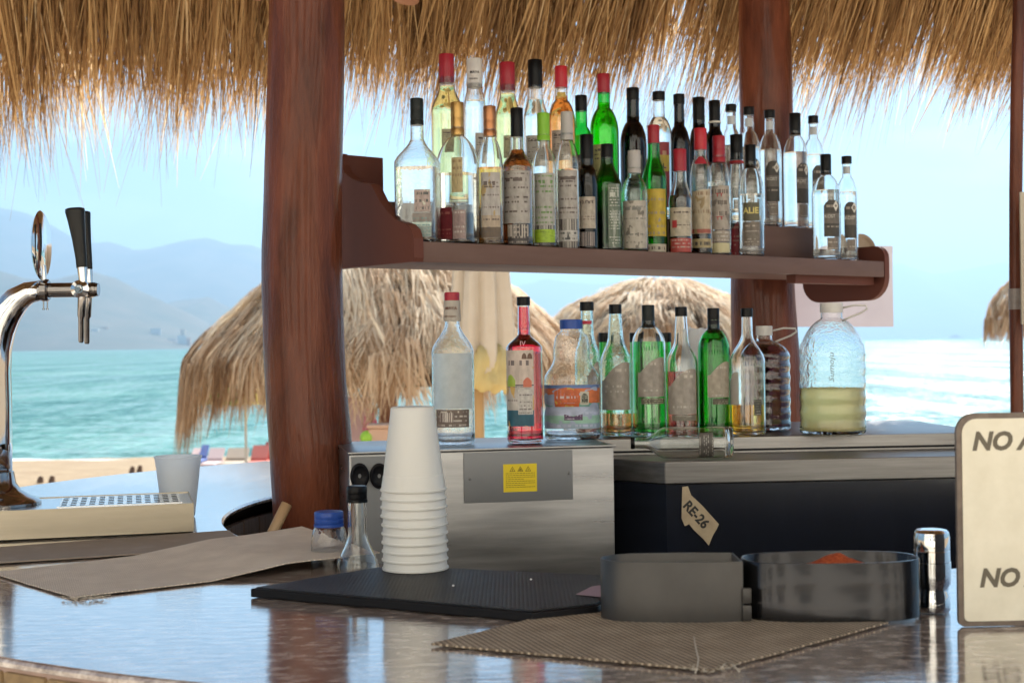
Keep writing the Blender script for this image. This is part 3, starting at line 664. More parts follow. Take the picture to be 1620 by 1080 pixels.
def bottle(label, loc, h, r, rn, cap, hc, bt, ns, sh, sup, gm, liq, labels, group, name='liquor_bottle', rot=0, ridged=0, ribs=None, band=None, lie=False, wall=.0022, waist=None):
    x, y, z = loc; rz = math.atan2(-x, y)+rot
    b = thing(name, label, 'bottle', (x, y, z), rz, group)
    hg = h-.25*hc; rnn = rn*(.86 if hc < .03 else .93)
    def Rz(zz):
        f = zz/h
        if f <= bt:
            k = r
            if ribs: k = r*(1-ribs[0]*(0.5+0.5*math.cos(2*math.pi*f*ribs[1]))*(1 if f > .03 else 0))
            if waist: k *= 1-waist[0]*math.exp(-((f-waist[1])/waist[2])**2)
            return k
        if f >= ns: return rnn*(1+.10*(1-f)/(1-ns)) if sh != 'long' else rnn*(1+.42*(1-f)/(1-ns))
        t = (f-bt)/(ns-bt); rr = rnn*(1.10 if sh != 'long' else 1.42)
        if sh == 'round': s_ = (1-t**2.2)**.75; s_ = s_*(1-t*.15) if t < 1 else 0
        elif sh == 'slope': s_ = 1-t; s_ = s_+.06*math.sin(2*math.pi*t)
        elif sh == 'bulb':
            q1 = min(1, t/.42); q2 = min(1, max(0, (t-.60)/.40)); s_ = 1-.56*(q1*q1*(3-2*q1)) if t < .60 else .44*math.sqrt(max(0, 1-q2*q2))
        elif sh == 'bell': s_ = .5+.5*math.cos(math.pi*t)
        else: s_ = 1-(t*t*(3-2*t))
        return rr+(r-rr)*s_
    def ex(zz):
        if sup <= 2: return 2
        f = zz/h
        return sup if f < bt else 2 if f > ns else sup+(2-sup)*((f-bt)/(ns-bt))**.6
    ev = ex
    zs = [.004, .008, .014]+[bt*h*i/(14 if not (ribs or waist) else 60) for i in range(1, (14 if not (ribs or waist) else 60)) if bt*h*i/(14 if not (ribs or waist) else 60) > .016]
    zs += [bt*h+(ns-bt)*h*i/12 for i in range(13)]+[ns*h+(hg-ns*h)*i/5 for i in range(1, 6)]
    outp = [(0.0, .012), (.0, r*.80), (.0012, r*.93)]+[(q, Rz(q)*(1 if q > .006 else .985)) for q in zs]
    lo = [q for q in zs if q > .008]
    inp = [(hg+.0004, rnn*.93), (hg, rnn-wall)]+[(q, max(.003, Rz(q)-wall)) for q in reversed(lo)]+[(.0085, (r-wall)*.9), (.0065, (r-wall)*.6), (.006, .004)]
    g = MB(); prof = outp+inp
    g.lathe(prof, 40, sup=(lambda q: ev(q)) if sup > 2 else None); g.build('glass', gm, b, angle=180, fix=True)
    # cap
    g = MB(); n = 32; rc = rn
    zc = h-hc
    cp = [(zc, rc*.90), (zc, rc), (zc+hc*.5, rc), (h-.0018, rc), (h-.0004, rc*.95), (h, rc*.86)]
    if ridged: cp = [(zc, rc*.9), (zc, rc*1.03), (zc+hc*.18, rc*1.03), (zc+hc*.2, rc*.97), (zc+hc*.26, rc), (zc+hc*.5, rc), (zc+hc*.52, rc*.97), (zc+hc*.57, rc), (h-.002, rc), (h-.0004, rc*.95), (h, rc*.86)]
    g.lathe(cp, 48)
    if hc < .03:
        for i, v in enumerate(g.v):
            if (i//48) in (1, 2, 3) and i % 2: g.v[i] = (v[0]*.965, v[1]*.965, v[2])
    g.build('cap', CAPM[cap], b, angle=40)
    if band:
        g = MB(); g.lathe([(zc-band[1]*.4, rnn*1.10+.0008), (zc-band[1]*1.4, rnn*1.14+.0008)], 32, False, False); g.build('neck_band', band[0], b)
    # liquid
    if liq:
        lm, lv = liq; top = lv*h
        q = [.0095]+[a for a in zs if .012 < a < top-.001]+[top]
        g = MB(); gap = wall+.0004
        lp = [(.0078, (r-gap)*.55), (.0082, (r-gap)*.85)]+[(a, max(.0025, Rz(a)-gap)) for a in q]
        g.lathe(lp, 40, sup=(lambda a: ev(a)) if sup > 2 else None); g.build('liquid', Q[lm], b, angle=50)
    # labels
    for lb in labels:
        a0, a1, z0, z1, lm = lb[:5]; top = lb[5] if len(lb) > 5 else None; lname = lb[6] if len(lb) > 6 else 'label'
        nu, nv = 22, 12; vs = []; uvs = []
        for j in range(nv+1):
            for i in range(nu+1):
                u = i/nu; a = R(a0+(a1-a0)*u); zt = z1 if not top else z0+(z1-z0)*top(u)
                zb = z0; zz = (zb+(zt-zb)*j/nv)*h; e = ev(zz)
                ca, sa = abs(math.sin(a)), abs(math.cos(a)); k = (Rz(zz)+.0005)
                if e != 2: k /= (ca**e+sa**e)**(1/e)
                vs.append((k*math.sin(a), -k*math.cos(a), zz)); uvs.append((u, (zz/h-z0)/(z1-z0)))
        g = MB(); g.add(vs, [(j*(nu+1)+i, j*(nu+1)+i+1, (j+1)*(nu+1)+i+1, (j+1)*(nu+1)+i) for j in range(nv) for i in range(nu)])
        o = g.build(lname, lm, b, angle=180, fix=False); uvset(o, uvs)
    b['_'] = 0; del b['_']
    return b, Rz
def letter_on(b, Rz, h, body, size, zf, a0, m, bold=.02, shear=0, xs=1.0):
    """lettering wrapped round the bottle at height fraction zf, starting at angle a0"""
    r = Rz(zf*h)+.0011
    text_mesh(body, size, m, b, lambda x, y: (r*math.sin(R(a0)+x/r), -r*math.cos(R(a0)+x/r), zf*h+y), 'lettering', bold, shear, xs=xs)

LW = (0.56, 0.53, 0.49); LG = (0.42, 0.39, 0.36); LB = (0.50, 0.40, 0.27); INK = (0.12, 0.09, 0.08)
paperl = lambda c=LW, ink=INK, rows=14, am=.55, **k: label_mat([(0, c)], ink, rows, am, **k)
GS = 'liquor bottles crowded on the wooden shelf'
whitei = mat('print_white', (0.7, 0.68, 0.62), 0.5); yel = mat('print_yellow', (0.68, 0.58, 0.2), 0.5); blk = mat('print_black', (0.02, 0.02, 0.02), 0.5)
gold = mat('print_gold', (0.5, 0.36, 0.12), 0.4, metal=.5); redp = mat('print_red', (0.42, 0.02, 0.03), 0.5); greyi = mat('print_grey', (0.30, 0.28, 0.26), 0.5)

def on_shelf(label, px, ytop, wpx, capw, caph, d, cap, bt, ns, sh, sup, gm, liq, labels, z=None, **k):
    zz = SZ if z is None else z; p, t = shelf_solve(px, d); s_ = p.y/F
    h = at(px, ytop, p.y).z-zz; r = wpx/2*s_
    b, Rz = bottle(label, (p.x, p.y, zz+.0012), h, r, capw/2*s_, cap, caph*s_, bt, ns, sh, sup, G[gm], liq, labels, GS, **k)
    return b, Rz, h

# ---- front row, left to right
on_shelf('square clear tequila bottle with black cap, first beside the scrolled bracket', 662, 157, 66, 21, 42, .055, 'greyblack', .56, .72, 'slope', 5, 'wavy', ('water', .52),
    [(-2, 44, .04, .20, label_mat([(0, (.30, .36, .34)), (.45, (.55, .68, .62)), (.62, (.25, .22, .2))], (.15, .3, .3), 7, .8)), (4, 42, .21, .36, label_mat([(0, (.42, .33, .30))], (.1, .1, .1), 3, .6, blot=(.6, .6, .5)))], rot=R(-14), ridged=1)
on_shelf('clear tequila bottle with gold cap and burgundy lower label', 726, 163, 58, 21, 52, .06, 'gold', .60, .76, 'round', 4, 'clear', ('water', .50),
    [(-46, 8, .04, .26, label_mat([(0, (.16, .012, .02))], (.3, .1, .08), 8, .4)), (10, 46, .04, .24, label_mat([(0, (.33, .24, .23))], (.6, .55, .5), 6, .6)), (8, 40, .36, .60, label_mat([(0, (.52, .42, .22))], (.3, .2, .1), 5, .5, blot=(.35, .30, .2)))], rot=R(-28), ridged=1)
on_shelf('slim bottle with copper cap and amber spirit behind a grey label', 777, 169, 40, 20, 48, .05, 'copper', .57, .76, 'round', 3.5, 'clear', ('amber', .56),
    [(-40, 40, .06, .52, label_mat([(0, (.13, .09, .06)), (.16, (.45, .36, .27)), (.34, (.46, .43, .41))], INK, 16, .45, blot=(.45, .33, .15)))], ridged=1)
on_shelf('dark rum bottle with black cap, big grey label and barcode stripes', 820, 172, 50, 20, 46, .05, 'black', .575, .70, 'slope', 2, 'clear', ('rum', .70),
    [(-62, 48, .17, .54, paperl(LG, rows=11, am=.6)), (-40, 40, .02, .16, label_mat([(0, (.06, .05, .05))], (.4, .35, .3), 4, .9, bars=(.4, 1, (.45, .4, .35))))], ridged=0)
on_shelf('clear flavoured spirit bottle with lime green cap and green band', 862, 180, 39, 20, 44, .05, 'green', .58, .74, 'round', 2, 'clear', ('water', .55),
    [(-50, 55, .17, .55, label_mat([(0, (.43, .42, .38))], (.14, .28, .08), 10, .6)), (-55, 55, .045, .14, label_mat([(0, (.33, .50, .03))], (.2, .3, .02), 3, .4)), (-50, 50, .141, .169, label_mat([(0, (.4, .4, .35))], None, 1, 0, bars=(0, 1, (.06, .05, .05))))], ridged=1)
on_shelf('clear spirit bottle with grey cap and diamond mark on its label', 899, 178, 38, 19, 45, .05, 'grey', .60, .78, 'round', 2, 'clear', ('water', .58),
    [(-52, 55, .22, .57, label_mat([(0, LG)], INK, 11, .5)), (-50, 50, .14, .219, label_mat([(0, (.4, .38, .34))], None, 1, 0, bars=(0, 1, (.07, .06, .06)))), (-50, 50, .06, .139, label_mat([(0, (.50, .48, .45))], (.1, .1, .1), 2, .5)), (-50, 50, .012, .058, label_mat([(0, (.3, .28, .25))], None, 1, 0, bars=(0, 1, (.06, .05, .05)))), (-9, 9, .07, .13, label_mat([(0, (.05, .05, .05))], None), lambda u: 1-abs(2*u-1))], ridged=1)
on_shelf('dark bottle with long black capsule and plain beige back label', 930, 214, 33, 21, 62, .055, 'black', .56, .72, 'round', 2, 'dark', None,
    [(-58, 48, .19, .46, paperl((.47, .41, .34), rows=12, am=.35)), (-40, 40, .04, .16, label_mat([(0, (.08, .07, .07))], None, 1, 0, bars=(0, 1, (.35, .3, .28))))], band=(gold, .004))
on_shelf('squat dark green bottle with clear ornate label column', 962, 229, 44, 20, 23, .065, 'black', .60, .84, 'bell', 3, 'darkgreen', ('green', .55),
    [(2, 52, .04, .62, label_mat([(0, (.12, .16, .11))], (.50, .52, .45), 22, .75, blot=(.30, .33, .28), blot_a=.56, rough=.25))])
on_shelf('clear liqueur bottle with ribbed grey cap and pale figure label', 1005, 239, 42, 20, 36, .045, 'grey', .56, .74, 'round', 2, 'aqua', ('water', .5),
    [(-62, 60, .04, .50, label_mat([(0, (.47, .43, .37))], (.2, .2, .18), 12, .3, blot=(.20, .18, .15), blot_a=.60))], ridged=1)
on_shelf('bright green bottle with red cap and yellow paper label', 1036, 199, 40, 19, 29, .085, 'red', .56, .78, 'bell', 2, 'green', ('lime', .50),
    [(-60, 62, .14, .50, label_mat([(0, (.58, .42, .04))], (.35, .3, .25), 7, .5, blot=(.35, .33, .3), blot_a=.64)), (-60, 60, .02, .08, label_mat([(0, (.55, .5, .4))], INK, 1, 1))])
on_shelf('short brown liqueur bottle with red cap and red block under its label', 1077, 237, 37, 21, 35, .045, 'red', .52, .70, 'slope', 2, 'clear', ('brown', .56),
    [(-58, 60, .17, .44, label_mat([(0, (.52, .46, .36))], INK, 9, .25)), (-58, 60, .02, .15, label_mat([(0, (.42, .06, .05))], (.5, .4, .35), 4, .7)), (-44, -18, .25, .32, label_mat([(0, (.40, .03, .04))], None))])
on_shelf('liqueur bottle with red cap, red dot on neck and illustrated cream label', 1110, 204, 35, 20, 34, .055, 'brightred', .60, .76, 'round', 2, 'clear', ('brown', .46),
    [(-50, 56, .17, .52, label_mat([(0, (.50, .42, .30)), (.01, (.38, .10, .07)), (.10, (.50, .42, .30))], (.3, .2, .12), 5, .3, blot=(.35, .25, .12), blot_a=.62), lambda u: .94+.06*u), (-58, 58, .06, .13, label_mat([(0, (.42, .34, .18))], (.06, .05, .05), 1, 1)), (-42, 42, .715, .775, label_mat([(0, (.42, .02, .04))], None), lambda u: math.sqrt(max(0.02, 1-(2*u-1)**2)))])
tb, tR, th = on_shelf('clear bottle with dark red capsule and grey label of small dots', 1139, 216, 35, 20, 42, .055, 'red', .60, .78, 'round', 2, 'clear', ('water', .62),
    [(-60, 60, .22, .58, label_mat([(0, (.42, .37, .32))], (.15, .12, .1), 4, .4, blot=(.22, .2, .18), blot_a=.6)), (-60, 60, .03, .11, label_mat([(0, (.55, .50, .30))], None)), (-60, 60, .12, .21, label_mat([(0, (.36, .31, .26))], (.6, .55, .48), 3, .9))], ridged=1)
for zf in (.30, .49): letter_on(tb, tR, th, 'TT', .012, zf, -18, redp, xs=1.3)
on_shelf('slim clear bottle with brown cap and red pointed label low down', 1167, 214, 28, 20, 40, .115, 'black', .58, .80, 'slope', 3, 'clear', ('water', .40),
    [(-70, 70, .03, .30, label_mat([(0, (.38, .03, .05))], (.55, .25, .2), 8, .6), lambda u: .55+.45*(1-abs(2*u-1)))], band=(redp, .007))
ab, aR, ah = on_shelf('tapered clear bottle with black capsule and pale yellow lettering', 1189, 230, 40, 17, 37, .045, 'black', .60, .80, 'round', 2, 'clear', ('water', .56),
    [(-38, 40, .32, .48, label_mat([(0, (.10, .09, .05))], None)), (-40, 40, .10, .31, label_mat([(0, (.20, .17, .14))], (.45, .4, .35), 9, .4))], waist=None)
letter_on(ab, aR, ah, 'ALIE', .0215, .385, -36, yel, bold=.03)
def host(label, px, ytop, w, cw, ch, d, cap, z=None, bw=1, liq=('water', .66), off=8):
    b, Rz, h = on_shelf(label, px, ytop, w, cw, ch, d, cap, .62, .80, 'round', 2, 'clear', liq,
        [(off-18, off+52, .22, .56, label_mat([(0, (.055, .048, .04)), (.36, (.16, .14, .12)), (.64, (.055, .048, .04))], (.35, .31, .26), 9, .12), lambda u: 1-.16*abs(2*u-1)**3), (off-6, off+42, .10, .21, label_mat([(0, (.20, .16, .13))], (.5, .45, .4), 4, .5, rough=.3))]
        +([(-45, 45, .83, .90, label_mat([(0, (.48, .52, .56))], None, rough=.35))] if ch < 20 else []), z=z)
    letter_on(b, Rz, h, 'KOST', .0125, .395, off-16, whitei, bold=.0, xs=.95)
    letter_on(b, Rz, h, '\u2666', .026, .475, off+12, whitei, xs=.8)
host('clear spirit bottle with long black capsule, dark label, half hiding its twin', 1308, 245, 45, 17, 32, .05, 'black')
host('clear spirit bottle with short black cap, last on the front right of the shelf', 1341, 248, 33, 16, 12, .055, 'black', off=2)
# ---- back row on the riser
Dk = .205
on_shelf('tallest gold tequila bottle with dark red capsule, first in the back row', 710, 87, 52, 24, 46, Dk, 'red', .62, .80, 'bell', 2, 'clear', ('tequila', .79), [(-20, 20, .35, .5, paperl((.5, .48, .3)))], z=RZ)
wb, wR, wh = on_shelf('clear tequila bottle with long white printed capsule in the back row', 754, 94, 36, 25, 46, Dk, 'white', .64, .78, 'round', 2, 'clear', ('water', .72), [(0, 50, .30, .50, paperl())], z=RZ)
b_, Rn = wb, (lambda q: 0.0)
rcw = 12.5*3.3/F+.0006
for body, sz, zf, a0 in (('MAYA', .0085, .895, -34), ('TEQUILA', .0055, .855, -44)):
    text_mesh(body, sz, blk, wb, lambda x, y, zf=zf, a0=a0: (rcw*math.sin(R(a0)+x/rcw), -rcw*math.cos(R(a0)+x/rcw), zf*wh+y), bold=.02)
on_shelf('gold tequila bottle with dark red capsule between white and black capped bottles', 806, 100, 42, 24, 45, Dk, 'red', .62, .80, 'bell', 2, 'clear', ('tequila', .79), [(-20, 30, .35, .5, paperl((.5, .48, .3)))], z=RZ)
on_shelf('tall clear vodka bottle with black capsule and thin white ring', 850, 96, 40, 23, 44, Dk, 'black', .60, .78, 'bell', 2, 'clear', ('water', .74), [(-50, 50, .3, .5, paperl())], z=RZ, band=None)
on_shelf('orange liqueur bottle with bright red cap standing in the back row', 891, 106, 44, 20, 34, Dk, 'brightred', .62, .77, 'round', 2, 'clear', ('orange', .80), [(-45, 45, .36, .56, paperl((.55, .47, .4))), (-42, 42, .79, .82, label_mat([(0, (.55, .38, .08))], None), None, 'neck_label')], z=RZ)
on_shelf('green necked whisky bottle with small black cap beside the orange liqueur', 922, 152, 34, 19, 25, Dk, 'black', .60, .74, 'round', 2, 'green', ('amber', .66), [(-50, 50, .2, .5, paperl((.06, .05, .05), (.4, .35, .3)))], z=RZ)
on_shelf('yellow-green liqueur bottle with dark red cap, glowing in the back row', 958, 118, 46, 20, 30, Dk, 'red', .60, .76, 'round', 2, 'green', ('lime', .80), [(-50, 30, .28, .50, label_mat([(0, (.45, .42, .2))], INK, 8, .5))], z=RZ)
on_shelf('black cream liqueur bottle with round shoulders, left of the small capped clear one', 1004, 140, 42, 20, 20, Dk, 'black', .58, .74, 'round', 2, 'dark', None, [(-30, 40, .28, .48, label_mat([(0, (.10, .10, .08))], (.3, .3, .2), 6, .5))], z=RZ)
cb, cR_, chh = on_shelf('clear schnapps bottle with small black cap and gold banded red label', 1045, 146, 40, 20, 14, Dk, 'black', .66, .80, 'round', 2, 'clear', ('water', .8), [(-50, 50, .10, .60, label_mat([(0, (.30, .03, .04)), (.55, (.55, .42, .06)), (.80, (.30, .03, .04))], (.5, .3, .2), 9, .2))], z=RZ)
letter_on(cb, cR_, chh, 'COL', .017, .40, -30, blk, bold=.03)
on_shelf('black bottle with square black cap, middle of three dark ones in a row', 1077, 150, 34, 18, 16, Dk, 'black', .58, .75, 'round', 2, 'dark', None, [], z=RZ)
on_shelf('black bottle with tall plain capsule, right of the square capped black one', 1108, 155, 32, 19, 40, Dk, 'black', .60, .76, 'round', 2, 'dark', None, [(-40, 40, .3, .5, paperl((.10, .08, .07), (.4, .3, .3)))], z=RZ)
on_shelf('dark bottle with white ring below its black capsule in the back row', 1133, 160, 32, 18, 32, Dk, 'black', .60, .76, 'round', 2, 'dark', None, [(-40, 40, .3, .5, paperl((.10, .08, .07), (.4, .3, .3)))], z=RZ, band=(whitei, .005))
host('clear spirit bottle with short black cap, immediately left of the right timber column', 1159, 166, 30, 17, 12, Dk, 'black', z=RZ)
host('clear spirit bottle with short black cap, left of two in front of the right column', 1187, 170, 36, 17, 13, Dk, 'black', z=RZ)
host('clear spirit bottle with short black cap, right of two in front of the right column', 1220, 175, 36, 17, 13, Dk, 'black', z=RZ, off=-2)
host('clear spirit bottle with long black capsule at the right edge of the right column', 1260, 180, 40, 18, 35, Dk, 'black', z=RZ, off=22)
host('clear spirit bottle with short black cap, last in the back row against the sky', 1289, 184, 34, 16, 12, Dk, 'black', z=RZ, off=10)

# ================================================================== STEEL CHEST AND BAR FRIDGE
steel = mat('brushed_steel', (0.34, 0.335, 0.335), 0.30, metal=.95, noise_s=7, col2=(0.20, 0.20, 0.205), stretch=(.35, .35, 4), rough_a=.10)
steel2 = mat('ledge_steel', (0.27, 0.262, 0.255), 0.36, metal=.85, noise_s=20, col2=(0.18, 0.172, 0.168), stretch=(.25, 1, 6), rough_a=.1)
plate = mat('grey_plate', (0.20, 0.205, 0.215), 0.45, metal=.3); rub = mat('black_rubber', (0.008, 0.008, 0.010), 0.5, spec=.2)
BZ = CAMZ-.202; A0 = at(552, 714, 2.69); B0 = at(971, 704, 2.80)
ang = math.atan2(B0.y-A0.y, B0.x-A0.x); wid = math.hypot(B0.x-A0.x, B0.y-A0.y)
ch = thing('steel_chest', 'low stainless steel chest with grey plate and yellow warning sticker', 'chest', (A0.x, A0.y, 0), ang)
lx = lambda px: (lambda k: (k*A0.y-A0.x)/(math.cos(ang)-k*math.sin(ang)))(ray(px, 720).x/ray(px, 720).y)
def fz(px, py): 
    t = lx(px); return at(px, py, A0.y+t*math.sin(ang)).z
x1 = lx(655)
g = MB(); g.box(0, wid, 0, .30, .45, BZ-.004, bev=.003); g.build('body', steel, ch)
g = MB(); g.box(-.002, wid+.003, -.005, .303, BZ-.0035, BZ+.001, bev=.0015); g.build('lid', steel, ch)
g = MB(); g.box(.004, x1, -.0035, -.0008, .5, BZ-.008); g.build('grille_panel', plate, ch, smooth=False)
for px in (568, 599):
    c = (lx(px), -.006, fz(px, 752)); g = MB(); P_ = []
    for rr, yy in ((.018, -.0035), (.018, -.009), (.0145, -.012), (.011, -.007), (.003, -.006)):
        P_.append([(c[0]+rr*math.cos(2*math.pi*i/24), yy, c[2]+1.35*rr*math.sin(2*math.pi*i/24)) for i in range(25)])
    g.grid(P_); g.build('round_vent', rub, ch, angle=50)
xa, xb = lx(733), lx(905); za, zb_ = fz(733, 716), fz(905, 789)
g = MB(); g.box(xa, xb, -.0045, -.0008, zb_, za, bev=.001); pl = g.build('name_plate', plate, ch)
for px, py in ((742, 757), (899, 748)):
    g = MB(); g.lathe([(0, .0028), (.0012, .0026), (.002, .0015)], 14); o = g.build('screw', steel, pl); o.rotation_euler = (R(90), 0, 0); o.location = (lx(px), -.0045, fz(px, py))
ys_m = mat('yellow_sticker', (0.72, 0.55, 0.02), 0.45)
sx0, sx1, sz1, sz0 = lx(795), lx(848), fz(822, 733), fz(822, 777)
g = MB(); g.box(sx0, sx1, -.0052, -.0047, sz0, sz1); st = g.build('warning_sticker', ys_m, ch, smooth=False)
g = MB(); sw = sx1-sx0
for k in range(3):
    cx = sx0+sw*(.27+.235*k); tz = sz1-.0045; s_ = .0058
    a, b_, c = (cx, 0, tz), (cx-s_, 0, tz-1.75*s_), (cx+s_, 0, tz-1.75*s_); ctr = Vector((cx, 0, tz-1.1*s_))
    for p, q in ((a, b_), (b_, c), (c, a)):
        p, q = Vector(p), Vector(q); pi_ = ctr+(p-ctr)*.72; qi = ctr+(q-ctr)*.72
        g.add([(v.x, -.0056, v.z) for v in (p, q, qi, pi_)], [(0, 1, 2, 3)])
    if k == 1:
        for q in range(3):
            e = (cx+.0014*math.cos(R(90+120*q)), tz-1.15*s_+.0014*math.sin(R(90+120*q))); g.add([(e[0]-.001, -.0056, e[1]-.001), (e[0]+.001, -.0056, e[1]-.001), (e[0]+.001, -.0056, e[1]+.001), (e[0]-.001, -.0056, e[1]+.001)], [(0, 1, 2, 3)])
    else:
        g.add([(cx-.0005, -.0056, tz-1.5*s_), (cx+.0005, -.0056, tz-1.5*s_), (cx+.0007, -.0056, tz-.8*s_), (cx-.0007, -.0056, tz-.8*s_)], [(0, 1, 2, 3)])
rl = random.Random(2)
for row in range(8):
    zz = sz1-.0185-row*.0038; x = sx0+.005; 
    while x < sx1-.006:
        ww = rl.uniform(.002, .006)
        if row not in (3, 6) or x < sx0+sw*.6: g.add([(x, -.0056, zz), (min(x+ww, sx1-.004), -.0056, zz), (min(x+ww, sx1-.004), -.0056, zz+.0009), (x, -.0056, zz+.0009)], [(0, 1, 2, 3)])
        x += ww+.0012
g.build('sticker_print', mat('sticker_ink', (0.10, 0.07, 0.01), 0.6), st, smooth=False, fix=False)

navy = mat('navy_black_panel', (0.006, 0.009, 0.019), 0.22, noise_s=5, col2=(0.010, 0.012, 0.018), rough_a=.08, coat=.3)
LZ = CAMZ-.238; BKZ = CAMZ-.205
Fa, Fb, Fc = at(1053, 733, 2.82), at(1640, 720, 2.885), at(962, 733, 2.93)
fr = thing('bar_fridge', 'black fronted bar fridge with weathered steel top ledges', 'fridge', (Fa.x, Fa.y, 0), math.atan2(Fb.y-Fa.y, Fb.x-Fa.x))
fa = fr.rotation_euler.z; inv = lambda p: ((p.x-Fa.x)*math.cos(fa)+(p.y-Fa.y)*math.sin(fa), -(p.x-Fa.x)*math.sin(fa)+(p.y-Fa.y)*math.cos(fa))
c2 = inv(Fc); b2 = inv(Fb)
def foot(off, z0, z1, back=.62):
    return [(c2[0]+off*.6, c2[1]+off*.2, z0), (off*.3, off, z0), (b2[0], off, z0), (b2[0], back, z0), (c2[0]+off*.6, back, z0)], (0, 0, z1-z0)
g = MB(); p_, v_ = foot(.006, .02, LZ-.046); g.prism(p_, v_); g.build('body', navy, fr, smooth=False)
g = MB(); p_, v_ = foot(0, LZ-.045, LZ, back=.20); g.prism(p_, v_); o = g.build('top_ledge', steel2, fr, smooth=False)
bv = o.modifiers.new('bevel', 'BEVEL'); bv.width = .003; bv.segments = 2
g = MB(); g.box(c2[0]-.02, b2[0], .2005, .72, .5, BKZ, bev=.004); g.build('back_ledge', steel2, fr)
g = MB(); g.box(c2[0]+.0, b2[0], .1975, .2003, LZ+.004, LZ+.008); g.build('seam', rub, fr, smooth=False)
# torn tape sticker
fx = lambda px, py: (lambda u: (lambda t: (t, CAMZ+(Fa.y+t*math.sin(fa))*u.z/u.y))((u.x/u.y*Fa.y-Fa.x)/(math.cos(fa)-u.x/u.y*math.sin(fa))))(ray(px, py))
tape = mat('masking_tape', (0.46, 0.37, 0.25), 0.7, noise_s=40, col2=(0.36, 0.28, 0.19))
pol = [(1080, 770), (1089, 769), (1094, 783), (1112, 800), (1138, 829), (1135, 836), (1128, 848), (1122, 863), (1114, 853), (1098, 838), (1091, 829), (1084, 832), (1079, 820)]
g = MB(); g.prism([(fx(*q)[0], .0035, fx(*q)[1]) for q in pol], (0, .0022, 0)); st = g.build('tape_sticker', tape, fr, smooth=False)
t0 = fx(1087, 797); t1 = fx(1126, 840); dr = Vector((t1[0]-t0[0], 0, t1[1]-t0[1])).normalized(); up_ = Vector((-dr.z, 0, dr.x))
text_mesh('RE-26', .0265, blk, st, lambda x, y: Vector((t0[0], .003, t0[1]))+dr*(x-.003)+up_*(y-.009), bold=.035, xs=.98)

# ---- bottles on the chest and on the back ledge
GB = 'bottles lined up along the back ledge and steel chest'
def standz(px, pyb, z, wpx):
    p = onz(px, pyb, z); r = wpx/2*p.y/F; p = onz(px, pyb, z); k = (p.y+r)/p.y; return Vector((p.x*k, p.y+r, z)), r
def on_top(label, px, pyb, ytop, wpx, capw, caph, z, cap, bt, ns, sh, sup, gm, liq, labels, **k):
    p, r = standz(px, pyb, z, wpx); h = at(px, ytop, p.y).z-z; s_ = p.y/F
    k.setdefault('name', 'syrup_bottle')
    b, Rz = bottle(label, (p.x, p.y, z+.001), h, wpx/2*s_, capw/2*s_, cap, caph*s_, bt, ns, sh, sup, G[gm], liq, labels, GB, **k)
    return b, Rz, h, p
CTOP = BZ+.0012
b, Rz, h, p = on_top('empty clear tequila bottle with dark red cap on the steel chest', 718, 706, 463, 67, 24, 13, CTOP, 'red', .60, .80, 'bell', 2, 'wavy', None,
    [(-52, 46, .12, .235, label_mat([(0, (.16, .12, .10))], (.5, .45, .4), 4, .9, bars=None)), (-60, 60, .24, .60, mat('frosted_label', (.55, .56, .55), .6, trans=.65, noise_s=40, col2=(.4, .42, .42))) , (-40, 0, .155, .215, label_mat([(0, (.55, .5, .45))], None, 1, 0, bars=(0, 1, (.12, .08, .07))))], name='liquor_bottle')
rr = 12*p.y/F+.0012
g = MB(); g.lathe([(h*.81, rr+.0012), (h*.945, rr)], 32, False, False); g.build('neck_label', mat('grey_paper', (.42, .38, .33), .6, noise_s=60, col2=(.36, .32, .28)), b)
text_mesh('MAYA', .0085, mat('print_brown', (.14, .05, .03), .5), b, lambda x, y: ((rr+.0016)*math.sin(-.85+x/rr), -(rr+.0016)*math.cos(-.85+x/rr), .885*h+y), bold=.02)
text_mesh('REPOSADO', .0048, mat('print_brown', (.14, .05, .03), .5), b, lambda x, y: ((rr+.0016)*math.sin(-1.05+x/rr), -(rr+.0016)*math.cos(-1.05+x/rr), .835*h+y), bold=.02)
b, Rz, h, p = on_top('red syrup bottle with black cap and cocktail picture label', 831, 703, 470, 57, 21, 14, CTOP, 'black', .655, .74, 'slope', 2.6, 'clear', ('red', .93),
    [(-68, 28, .12, .635, label_mat([(0, (.02, .10, .15)), (.21, (.50, .46, .43)), (.53, (.06, .05, .06)), (.545, (.58, .48, .42))], (.15, .12, .12), 22, .35, blot=(.60, .38, .12), blot_a=.60, v1=.52)),
     (-20, 25, .20, .37, label_mat([(0, (.56, .53, .50))], (.15, .12, .12), 7, .8)), (-60, -28, .39, .47, label_mat([(0, (.30, .42, .05))], None), lambda u: .5+.5*math.sin(math.pi*u)), (-8, 8, .575, .615, mat('picture_brown', (.14, .08, .06), .6), lambda u: math.sqrt(max(.02, 1-(2*u-1)**2))), (9, 25, .575, .615, mat('picture_brown', (.14, .08, .06), .6), lambda u: math.sqrt(max(.02, 1-(2*u-1)**2))), (-4, 22, .385, .45, mat('picture_coral', (.55, .16, .10), .6), lambda u: .6+.4*math.sin(math.pi*u))], ridged=0, wall=.0018)
letter_on(b, Rz, h, 'IV', .014, .665, -14, mat('emboss_pink', (.75, .35, .40), .4), bold=.0)
